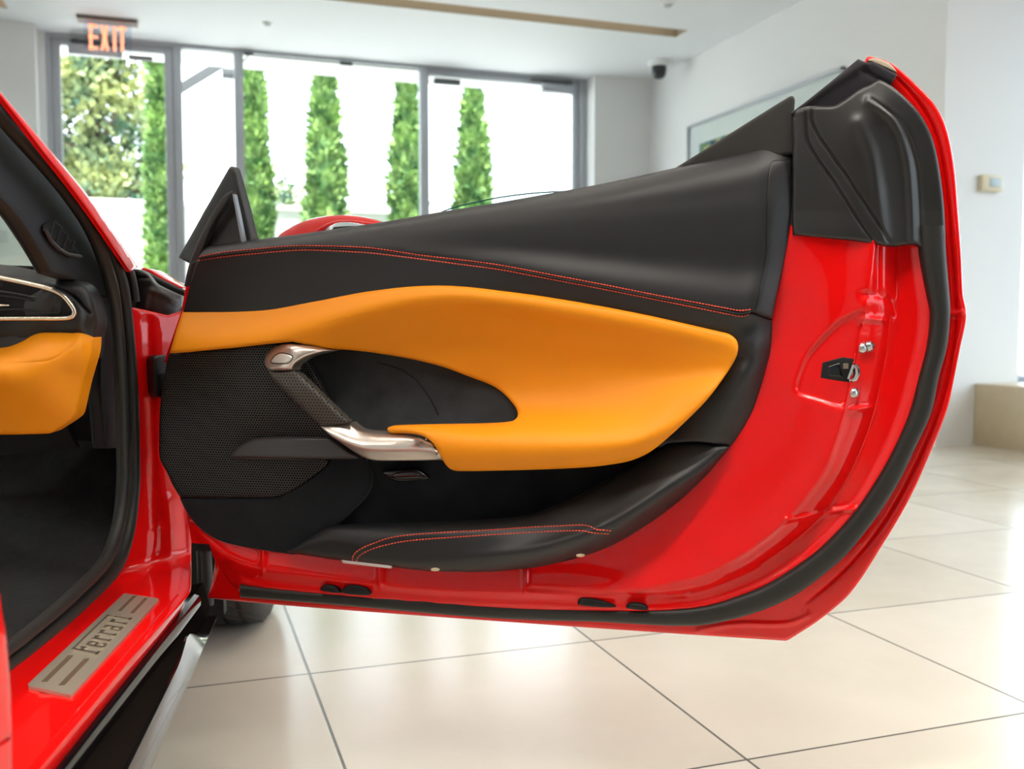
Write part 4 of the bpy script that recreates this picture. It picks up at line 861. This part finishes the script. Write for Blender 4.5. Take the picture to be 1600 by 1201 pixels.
# ---------------------------------------------------------------- door front corner, glass, mirror
patch('sail_panel', [(279, 402, 1), (358, 262), (361, 259.5), (365, 260), (368, 268), (384, 325), (397, 378, 1), (400, 400, 1), (340, 420, 1), (295, 411, 1)], DOOR, rbf([(280, 402, -40), (362, 262, -34), (395, 378, -10), (330, 390, -12), (300, 410, -20)]), M['plastic'], door, 6, (8, 8), .02, 'black triangular panel at the front of the window')
patch('sail_trim', [(363, 298, 1), (358, 310), (335, 345), (318, 385), (306, 420, 1), (292, 447, 1), (288, 447, 1), (298, 405), (325, 345), (350, 306)], DOOR, flat(-2), M['trimgrey'], door, 5, (3, 3), .015)
patch('front_seal', [(299, 410, 1), (309, 405, 1), (300, 446, 1), (289, 448, 1)], DOOR, flat(4), M['rubber'], door, 6, (3, 3), .02)
patch('sail_molding', [(363, 303, 1), (366, 303, 1), (382, 379, 1), (377, 380, 1)], DOOR, flat(0), mat('grey moulding', (.30, .33, .36), .3, metal=.3), door, 5, (1.5, 1), .01)
MB().tube(on_door([(367, 270), (374, 300), (383, 335), (392, 378)], flat(-4), 0, 6), .0022, 6).obj('glass_guide', M['rubber'], door)
patch('window_glass', [(640, 346, 1), (690, 331), (710, 324), (740, 316.5), (780, 308.5), (830, 302), (880, 299), (950, 287, 1), (950, 420, 1), (640, 420, 1)], DOOR, flat(-26), M['sidepane'], door, 12, None, .004, 'edge of the lowered side glass')
MB().tube(on_door([(690, 331), (710, 324), (740, 316.5), (780, 308.5), (830, 302), (880, 299)], flat(-26), 0, 4), .0011, 6).obj('glass_edge', mat('dark teal glass edge', (.02, .10, .11), .2), door)
patch('mirror_housing', [(434, 371), (450, 357), (475, 345), (500, 339), (532, 335.5), (560, 337.5), (582, 341.5), (600, 347, 1), (612, 365, 1), (600, 420, 1), (450, 420, 1)], DOOR, rbf([(435, 371, -260), (532, 336, -225), (600, 347, -230), (500, 380, -190), (560, 400, -190)]), M['red'], door, 5, (12, 22), .07, 'red exterior mirror seen over the door')
patch('mirror_frame', [(491, 362, 1), (500, 355), (511, 349), (528, 344), (550, 343.5), (575, 347), (592, 350, 1), (592, 400, 1), (491, 400, 1)], DOOR, flat(-176), M['red'], door, 5, (4, 5), .02)
patch('mirror_glass', [(507, 362, 1), (514, 354), (526, 348.5), (545, 347), (570, 350.5), (592, 353, 1), (592, 398, 1), (505, 398, 1)], DOOR, flat(-172), M['mirrorglass'], door, 6, (2, 1), .006, 'mirror glass')
lb = empty('mirror_arm', wloc(door), None); lb.parent = door; lb.location = (0, 0, 0)
MB().tube([DOOR.hit(450, 400, -.05)[0], DOOR.hit(500, 400, -.2)[0]], .02, 10).obj('mirror_stem', M['plastic'], door)
bpy.data.objects.remove(lb)

# ---------------------------------------------------------------- body side: hinge pillar and sill, one red pressing
SILL_Z = .36
def vplane(p, q):
    d = q - p; n = A(-d[1], d[0], 0); n /= np.linalg.norm(n)
    if n @ (CAM - p) < 0: n = -n
    return Plane(p, n)
PJ = vplane(car_pt(1.76, -.48, 0), car_pt(1.86, -.40, 0))
SILLP = Plane(A(0, 0, SILL_Z), A(0, 0, 1))
LIP = lat_plane(-.372)
def body_surf(X, Y, w):
    r = rays(X, Y)
    t1 = ((PJ.o - CAM) @ PJ.n) / (r @ PJ.n)
    rz = np.minimum(r[:, 2], -1e-3); t2 = (SILL_Z - HCAM) / rz
    k = .09; h = np.clip(.5 + .5 * (t2 - t1) / k, 0, 1)
    t = t2 * (1 - h) + t1 * h - k * h * (1 - h)
    P = CAM + r * (t - w)[:, None]
    nn = PJ.n * .6 + A(0, 0, 1) * .6
    return P, nn / np.linalg.norm(nn)
BODY = [(200, 478, 1), (262, 492, 1), (310, 478, 1), (310, 560, 1), (306, 700), (300, 790), (299, 850), (299, 905), (297, 925), (283, 942.6), (250, 979), (175, 1062), (62, 1188), (-60, 1324), (-218, 1500, 1), (-560, 1500, 1), (-420, 1368), (-180, 1184), (20, 1030), (100, 962), (160, 915), (190, 860), (206, 780), (206, 640)]
body = patch('body_side', BODY, body_surf, ridges(flat(0), [([(232, 500), (236, 640), (240, 780), (236, 880), (180, 960), (60, 1090)], -5, 7), ([(262, 780), (268, 860), (262, 930)], 4, 8), ([(285, 800), (290, 860), (285, 915)], -4, 6)]), M['red'], car, 6, (4, 5), .012, 'red painted hinge pillar and sill', angle=70)
def hsurf(P0, n): p = Plane(P0, n); return p
# the lip below the sill, the slot and the skirt: swept in the car's own axes
def run(name, prof, f0, f1, m, parent, n=24, label=None, shift=None, angle=40):
    """prof: (outward, z) section swept forward along the car; shift(f, l, z) moves it"""
    V = []; k = len(prof); mb = MB()
    for i in range(n + 1):
        f = f0 + (f1 - f0) * i / n
        for l, z in prof:
            if shift: l, z = shift(f, l, z)
            V.append(car_pt(f, l, z))
    mb.add(V, [[i * k + j, i * k + (j + 1) % k, (i + 1) * k + (j + 1) % k, (i + 1) * k + j] for i in range(n) for j in range(k)] + [list(range(k))[::-1], [n * k + j for j in range(k)]])
    return mb.obj(name, m, parent, label, angle=angle)
run('sill_lip', [(-.378, .361), (-.370, .357), (-.3685, .348), (-.374, .333), (-.40, .325), (-.42, .345)], .45, 1.60, M['red'], car, 20, 'red lower lip of the sill')
run('skirt_strip', [(-.374, .333), (-.366, .330), (-.363, .322), (-.364, .313), (-.372, .308), (-.40, .318)], .45, 1.70, M['gloss'], car, 20, 'gloss black strip under the sill')
def sk_shift(f, l, z):
    d = -.065 * (f - 1.14) * np.clip((l + .40) / .06, 0, 1)
    if l > -.328 and l < -.318: d -= .010 * smooth((f - 1.42) / .2)
    if z > .295 and l > -.33: z -= .036 * smooth((f - 1.56) / .16)
    return l + d, z
run('side_skirt', [(-.372, .311), (-.365, .309), (-.324, .299), (-.40, .20), (-.46, .20), (-.46, .30)], .45, 1.86, M['carbon'], car, 40, 'dark woven side skirt', sk_shift)
run('skirt_blade', [(-.3245, .3008), (-.3212, .300), (-.3128, .264), (-.315, .256), (-.332, .250), (-.39, .235), (-.39, .255)], .45, 1.80, M['gloss'], car, 40, 'gloss black outer edge of the skirt', sk_shift)
# sill plate
def sp_pt(a, b, c=0.): return car_pt(1.194 + a + .58 * b, -.400 - b, SILL_Z + .0035 + c)      # a forward, b inward
q0, q1, qb = -.029, .375, .064
m = MB(); bm_ = [(q0 - .001, .004), (q0, .0005), (q0 + .004, -.001), (q1 - .004, -.001), (q1, .003), (q1, qb - .003), (q1 - .004, qb), (q0 + .005, qb), (q0, qb - .004)]
m.prism([sp_pt(a, b, -.004) for a, b in bm_], A(0, 0, .0042)); plate = m.obj('sill_plate', M['steel'], body, 'brushed steel sill plate with stamped lettering', smooth=False)
def bar_(m, a0, b0, a1, b1, w, z0=.0003, z1=.0012):
    p, q = sp_pt(a0, b0), sp_pt(a1, b1); d = q - p; d /= np.linalg.norm(d); s = np.cross(A(0, 0, 1), d) * w / 2; up = A(0, 0, z0)
    m.prism([p + s + up, q + s + up, q - s + up, p - s + up], A(0, 0, z1 - z0))
for a0, a1, b, w in ((-.010, .080, .047, .0075), (-.0095, .080, .022, .0075), (.286, .368, .0425, .006), (.285, .364, .0205, .006)):
    m = MB(); bar_(m, a0, b, a1, b, w, .0003, .0005); m.obj('plate_groove', M['shaded'], body, smooth=False)  # groove laid on as a dark bar, its recess shade put into the colour
    m = MB(); bar_(m, a1 - .0005, b, a1 + .0035, b, w, .0003, .0009); m.obj('groove_end', M['champagne'], body, smooth=False)
# stamped lettering: tops inward, reading forwards
m = MB(); lx = .102; bl_, xh, mid_ = .014, .039, .027
def S(a0, b0, a1, b1, w=.0042): bar_(m, lx + a0, b0, lx + a1, b1, w, .0003, .0018)
S(.004, bl_, .004, .052, .0055); S(-.002, bl_, .012, bl_); S(.003, .0525, .158, .0525, .0036); S(.004, .040, .015, .040); S(.015, .036, .015, .045)
def e_(x): S(x, bl_, x, xh, .005); S(x, bl_, x + .014, bl_); S(x, xh, x + .013, xh); S(x + .013, xh, x + .013, mid_); S(x, mid_, x + .013, mid_); S(x + .014, bl_, x + .014, bl_ + .006)
def r_(x): S(x, bl_, x, xh, .005); S(x - .004, bl_, x + .006, bl_); S(x - .004, xh, x, xh); S(x, xh - .003, x + .010, xh); S(x + .010, xh, x + .010, xh - .006)
def a_l(x): S(x, bl_, x, mid_); S(x, bl_, x + .012, bl_); S(x, mid_, x + .012, mid_); S(x + .012, bl_, x + .012, xh, .005); S(x, xh, x + .012, xh); S(x + .012, bl_, x + .017, bl_)
e_(.027); r_(.055); r_(.079); a_l(.099); r_(.130); S(.154, bl_, .154, xh, .005); S(.149, bl_, .160, bl_); S(.150, xh, .154, xh); S(.154, .046, .154, .050, .006)
m.obj('plate_lettering', M['champagne'], body, smooth=False)  # letters in paler metal, their highlights put into the colour

# ---------------------------------------------------------------- door opening seal (two rubber tubes)
AP = lat_plane(-.485)
def ap_tube(name, line, px, m, parent, planes=AP, lift=0., sq=.8, seg=12, label=None):
    l = crv(line, 8, False); P = planes.hit(l[:, 0], l[:, 1], lift)
    dist = np.linalg.norm(P - CAM, axis=1); r = px / 2 / F * dist
    return MB().tube(P, r, seg).obj(name, m, parent, label)
SEALC = [(-400, -315), (-200, -75), (-60, 95), (0, 176), (60, 242), (118, 312), (150, 362), (170, 410), (183, 455), (190, 505), (197, 600), (200, 700), (200, 760), (193, 832), (172, 886), (128, 932), (95, 962), (45, 1003), (10, 1030), (-40, 1068), (-180, 1176), (-420, 1360)]
ap_tube('opening_seal', [(x - 8, y - 4) if y < 815 else (x - 9, y - 8) for x, y in SEALC], 19, M['rubber'], car, label='black rubber seal around the door opening')
ap_tube('opening_seal', [(x + 9, y + 1) if y < 815 else (x + 6, y + 6) for x, y in SEALC], 18, M['rubber'], car, label='black rubber seal around the door opening')
ap_tube('pillar_seal', [(-400, -330), (-200, -92), (-60, 72), (0, 159), (60, 229), (118, 302), (155, 350), (186, 398), (204, 428), (212, 470)], 12, M['rubber'], car, lat_plane(-.478))
patch('a_pillar', [(-400, -335, 1), (-60, 71), (0, 143), (66, 220), (132, 299), (172, 355), (216, 417, 1), (203, 425, 1), (160, 362), (118, 303), (60, 228), (0, 150), (-60, 78), (-400, -326, 1)], lat_plane(-.462), flat(0), M['red'], car, 4, (2, 2), .006, 'red outer windscreen pillar')
patch('pillar_rail', [(-400, -325, 1), (-60, 80), (0, 153), (66, 228), (132, 307), (172, 363), (213, 424, 1), (215, 480, 1), (195, 490, 1), (160, 400), (100, 305), (0, 190), (-60, 115), (-400, -295, 1)], lat_plane(-.492), flat(0), M['darkplastic'], car, 9, None, .006)
pil = patch('pillar_trim', [(-400, -300, 1), (-60, 108), (0, 176), (100, 300), (150, 385), (185, 470), (188, 520, 1), (188, 700, 1), (164, 700, 1), (156, 600), (155, 530), (152, 490), (142, 462), (131, 446), (112, 437, 1), (80, 427, 1), (65, 400), (50, 375), (25, 338), (0, 311), (-60, 246), (-400, -120, 1)], lat_plane(-.515), ridges(flat(0), [([(140, 462), (186, 463)], -4, 1.5)]), mat('dark blue grey trim', (.017, .018, .021), .6, spec=.35), car, 8, (5, 6), .02, 'dark trim inside the windscreen pillar')
PV = [(66, 354), (74, 347), (85, 344), (94, 352), (127, 401, 1), (106, 397), (92, 389), (76, 374)]
patch('pillar_vent', PV, lat_plane(-.512), flat(1), M['darkplastic'], pil, 4, (3, 2), .008, 'small vent in the pillar trim')
for i in range(4):
    x = 78 + i * 10; y = 352 + i * 11
    MB().tube(lat_plane(-.510).hit(A(x + 8, x - 1), A(y - 8, y + 17)), .0022, 6).obj('vent_slat', M['plastic'], pil)
MB().tube(lat_plane(-.509).hit(A(70, 80, 92, 106, 126), A(358, 377, 389, 397, 401)), .003, 8).obj('vent_rim', M['trimgrey'], pil)
# cowl boot and wing edge beside the hinge
patch('wing_edge', [(220, 420, 1), (226, 418), (240, 424), (260, 436), (285, 448, 1), (292, 470, 1), (262, 462, 1), (235, 440, 1)], cross_plane(1.90), flat(0), M['red'], car, 5, (3, 4), .1, 'red rear edge of the front wing')
patch('wing_seal', [(231, 425, 1), (252, 436), (270, 445), (290, 454, 1), (290, 475, 1), (260, 462), (236, 443, 1)], cross_plane(1.885), flat(0), M['rubber'], car, 5, (4, 5), .03)
patch('cowl_boot', [(203, 424, 1), (213, 420), (222, 422), (231, 428), (242, 442), (256, 450), (276, 459), (284, 462, 1), (283, 480, 1), (274, 499, 1), (250, 496), (232, 488), (210, 480, 1), (206, 455)], cross_plane(1.83), ridges(rbf([(205, 430, 0), (225, 430, 20), (212, 470, 8), (245, 470, 16), (270, 480, 0), (280, 465, -14)]), [([(205, 434), (233, 434)], -4, 2.5), ([(226, 484), (232, 455), (250, 458), (272, 468)], 6, 5)]), M['trimgrey'], car, 4, (4, 6), .02, 'dark grey rubber boot at the foot of the windscreen pillar')
patch('hinge_cover', [(238, 563), (241, 557), (250, 555), (285, 554, 1), (285, 621, 1), (250, 620.5), (243, 617), (241, 610)], PJ, flat(18), M['plastic'], car, 5, (4, 4), .02, 'black bracket at the door hinge')
patch('hinge_slot', [(248, 584, 1), (266, 582, 1), (266, 612, 1), (250, 612, 1)], PJ, flat(21), M['darkplastic'], car, 5, None, .01)
# dark wheel housing behind the sill end
patch('wheel_housing', [(292, 838, 1), (345, 838, 1), (350, 960, 1), (318, 968, 1), (292, 950, 1)], cross_plane(2.16), flat(0), M['darkplastic'], car, 8, None, .03)
for x, r in ((311, .006), (321, .012)):
    MB().tube(cross_plane(2.0).hit(A(x, x + 2, x + 4), A(860, 900, 945)), r, 10).obj('brake_hose', M['rubber'], car)
# rear edge of the opening, close to the camera
patch('rear_wing_edge', [(-420, 860, 1), (-60, 905), (0, 925, 1), (4, 960), (9, 985), (14, 1040), (17.5, 1100), (19, 1150), (19, 1300, 1), (19, 1420, 1), (-420, 1500, 1)], lat_plane(-.30), ridges(flat(0), [([(-20, 1172), (0, 1162), (12, 1154)], -3, 2)]), M['red'], car, 5, (3, 4), .03, 'red rear edge of the door opening')

# ---------------------------------------------------------------- cabin
CB = cross_plane(1.57)
dash = patch('dashboard', [(-700, 392, 1), (-90, 400), (0, 413), (40, 415.5), (75, 417), (80, 426), (112, 435), (131, 445), (142, 461), (150, 485), (153, 505), (150, 518), (146, 560, 1), (-90, 580, 1), (-700, 580, 1)], CB, ridges(rbf([(-700, 395, -130), (-700, 430, 0), (-700, 510, 14), (-700, 575, 6), (-400, 397, -125), (-400, 430, 0), (-400, 510, 14), (-400, 575, 6), (-90, 400, -120), (0, 413, -110), (75, 418, -90), (-60, 432, 0), (0, 430, 0), (80, 436, 0), (120, 442, 2), (140, 462, 0), (148, 500, -8), (130, 500, 14), (90, 510, 14), (0, 512, 16), (0, 545, 6), (100, 545, 6), (-90, 560, 6), (0, 465, 6), (110, 470, 10)]), [([(-60, 424), (0, 430), (50, 440), (95, 452), (116, 463), (128, 476), (140, 488)], -6, 2.5)]), M['leather'], car, 4.5, (4, 6), .05, 'black dashboard end', angle=75)
patch('speaker_grille', [(20, 414.5, 1), (75, 416.5, 1), (80, 425, 1), (50, 421, 1)], CB, lambda X, Y: np.full(len(X), -.05), M['mesh'], dash, 4, None, .004)
VO = [(-80, 418, 1), (0, 434), (50, 444.5), (80, 452.5), (97, 461), (109, 474), (116, 486), (114, 493.5), (104, 497), (60, 497.5), (-80, 498, 1)]
patch('air_vent', [(-80, 421, 1), (0, 436), (50, 447), (82, 456), (98, 465), (107, 475), (112, 485), (110, 492), (104, 495), (-80, 496, 1)], CB, flat(19), M['darkplastic'], dash, 6, None, .006, 'black air vent')
l = crv(VO, 3, False); MB().tube(CB.hit(l[:, 0], l[:, 1], .027), .0034, 10).obj('vent_ring', M['champagne'], dash, 'pale satin metal ring around the vent')
for pts in ([(-60, 448), (0, 455), (40, 462), (90, 474)], [(-60, 461), (0, 462), (50, 469), (78, 476), (86, 484), (90, 488)], [(-60, 490), (25, 483), (60, 487), (90, 488)]):
    l = crv(pts, 5, False); MB().tube(CB.hit(l[:, 0], l[:, 1], .024), .0014, 6).obj('vent_vane', M['plastic'], dash)
patch('vent_knob', [(-10, 474, 1), (14, 476, 1), (15, 478, 1), (-10, 479, 1)], CB, flat(27), M['champagne'], dash, 4, (1, 1), .004)
patch('lower_trim', [(-90, 505, 1), (0, 512), (15, 520), (38, 528), (50, 520), (62, 519), (40, 545, 1), (0, 550, 1), (-90, 550, 1)], CB, flat(12), M['trimgrey'], dash, 8, (2, 2), .01)
GB = [(-600, 548, 1), (-90, 547), (0, 542.5), (15, 541), (37, 532), (50, 524), (62, 519.5), (90, 519), (120, 519, 1), (134, 523), (146, 527, 1), (144, 550), (137, 575), (130, 600), (120, 645), (117, 651), (110, 657), (82, 675), (76, 677), (0, 679), (-90, 680), (-600, 684, 1)]
gb_d = ridges(rbf([(-150, 550, 8), (-150, 568, 79), (-150, 620, 66), (-150, 680, 38), (-60, 620, 66), (-60, 680, 38), (-600, 550, 8), (-600, 568, 80), (-600, 620, 66), (-600, 680, 38), (-300, 550, 8), (-300, 568, 80), (-300, 620, 66), (-300, 680, 38), (-90, 550, 8), (0, 545, 20), (62, 521, 20), (120, 521, 20), (-60, 568, 78), (0, 567, 78), (62, 565, 76), (82, 560, 70), (100, 548, 58), (122, 523, 30), (145, 528, 8), (130, 600, 26), (118, 648, 22), (82, 600, 62), (0, 620, 66), (80, 670, 30), (0, 676, 40), (100, 580, 54), (108, 640, 32)]), [([(-60, 566), (0, 567), (62, 565), (82, 561), (100, 549), (123, 523)], -1.5, 1.5)])
patch('glovebox', GB, CB, gb_d, M['orange'], dash, 3.4, (5, 6), .04, 'tan orange leather glovebox', angle=75)
KP = cross_plane(1.92)
patch('kick_panel', [(60, 560, 1), (200, 470, 1), (198, 700, 1), (150, 691), (60, 686, 1)], KP, flat(10), M['suede'], car, 10, (3, 3), .02, 'dark lining beside the footwell')
patch('footwell_carpet', [(-500, 600, 1), (-90, 600, 1), (60, 640, 1), (200, 688, 1), (206, 780), (196, 850), (160, 905), (100, 955), (40, 1000), (-60, 1075), (-300, 1260, 1), (-700, 1200, 1)], KP, rbf([(190, 690, 0), (90, 690, -60), (0, 690, -160), (-90, 650, -220), (190, 800, 20), (190, 860, 60), (100, 800, 40), (100, 900, 240), (0, 800, 60), (0, 900, 260), (0, 1000, 480), (60, 960, 420), (-100, 1000, 520), (-500, 620, -220), (-500, 900, 420), (-500, 1100, 640), (-300, 1200, 700), (-100, 1080, 600), (140, 900, 220)]), M['carpet'], car, 8, None, .02, 'black carpet in the footwell')
patch('under_dash', [(-600, 640, 1), (90, 640, 1), (120, 700, 1), (-90, 720, 1), (-600, 740, 1)], cross_plane(1.9), flat(0), M['darkplastic'], car, 14, None, .02)
patch('windscreen', [(-800, -60, 1), (-250, -60, 1), (-40, 190, 1), (60, 330, 1), (110, 450, 1), (-800, 440, 1)], Plane(car_pt(1.86, -.6, .9), A(*(-CF)) * .5 + A(0, 0, .86)), flat(0), M['greenpane'], car, 30, None, .005, 'green tinted windscreen')

# ---------------------------------------------------------------- front wing and wheel
WC = car_pt(2.66, -.5025, .34)
prof_f = [(-.95, .80), (-.80, .845), (-.65, .862), (-.52, .865), (-.42, .845), (-.36, .79), (-.335, .70), (-.33, .60), (-.332, .5), (-.34, .42), (-.36, .34)]
pf_ = crv([(a * 1000, b * 1000) for a, b in prof_f], 18, False) / 1000
fs = np.linspace(1.98, 3.35, 70); mb = MB(); V = []; k = len(pf_)
for f in fs:
    d = (f - 1.98) / 1.37
    for l_, z in pf_: V.append(car_pt(f, l_ - .10 * d * d, z - .10 * d ** 1.5 * (z - .3)))
Fc = []
for i in range(len(fs) - 1):
    for j in range(k - 1):
        q = [i * k + j, i * k + j + 1, (i + 1) * k + j + 1, (i + 1) * k + j]
        c = np.mean([V[t] for t in q], 0)
        if pf_[j][0] > -.5 and math.hypot((c @ CF) - 2.66, c[2] - .34) < .375: continue
        Fc.append(q)
wing = mb.add(V, Fc).obj('front_wing', M['red'], car, 'red front wing over the wheel')
sd = wing.modifiers.new('Solidify', 'SOLIDIFY'); sd.thickness = .012; sd.offset = -1
mb = MB(); T = []
R0, wid = .34, .245; hw = wid / 2
pro = [(.235, -hw * .93), (.262, -hw * 1.02), (.30, -hw * 1.05), (.325, -hw * .98), (.336, -hw * .86)]
tr = []
for c in (-.075, -.03, .03, .075):
    tr += [(.340, c - .006), (.333, c - .0045), (.333, c + .0045), (.340, c + .006)]
pro += tr + [(.336, hw * .86), (.325, hw * .98), (.30, hw * 1.05), (.262, hw * 1.02), (.235, hw * .93)]
wheel = empty('front_wheel', WC - A(0, 0, .34)); wheel.parent = car; wheel.location = Vector(WC - A(0, 0, .34)) - car.location
ty = mat('tyre tread', (.020, .019, .018), .62, spec=.35); 
tyre = MB().lathe(pro, WC, CO, 96)
mb = MB()
for kx in range(44):
    t = 6.2832 * kx / 44
    for sgn in (1, -1):
        P = []
        for q in np.linspace(0, 1, 6):
            a = t + sgn * .02 + .20 * q; h = sgn * (.034 + q * .075); rr = .3405 - .004 * max(0, q - .6) / .4
            P.append(WC + CO * h + (CF * math.cos(a) + A(0, 0, 1) * math.sin(a)) * rr)
        mb.tube(np.array(P), .0022, 4)
tyre.F += [tuple(i + len(tyre.V) for i in f) for f in mb.F]; tyre.V += mb.V; tyre.obj('tyre', M['tyre'], wheel, 'black tyre')
mb = MB(); mb.lathe([(.236, -hw * .9), (.225, -hw * .6), (.215, 0), (.222, hw * .7), (.236, hw * .95), (.24, hw * .9)], WC, CO, 72)
mb.lathe([(.06, hw * .55), (.06, hw * .72), (.03, hw * .78), (0, hw * .78)], WC, CO, 40)
for kx in range(5):
    t = 6.2832 * kx / 5 + .3
    for o_ in (-.10, .10):
        a = CF * math.cos(t) + A(0, 0, 1) * math.sin(t); b = CF * math.cos(t + o_) + A(0, 0, 1) * math.sin(t + o_)
        mb.tube(np.array([WC + CO * hw * .62 + a * .05, WC + CO * hw * .72 + b * .14, WC + CO * hw * .85 + b * .232]), A(.016, .012, .014), 8)
mb.obj('rim', mat('dark alloy', (.16, .16, .17), .3, metal=.9), wheel, 'dark alloy rim')
MB().lathe([(.07, -.01), (.19, -.01), (.19, .02), (.07, .02), (.07, -.01)], WC, CO, 60).obj('brake_disc', mat('brake disc grey', (.20, .20, .20), .4, metal=.6), wheel)
for m in bpy.data.meshes:
    if m.users == 0: bpy.data.meshes.remove(m)
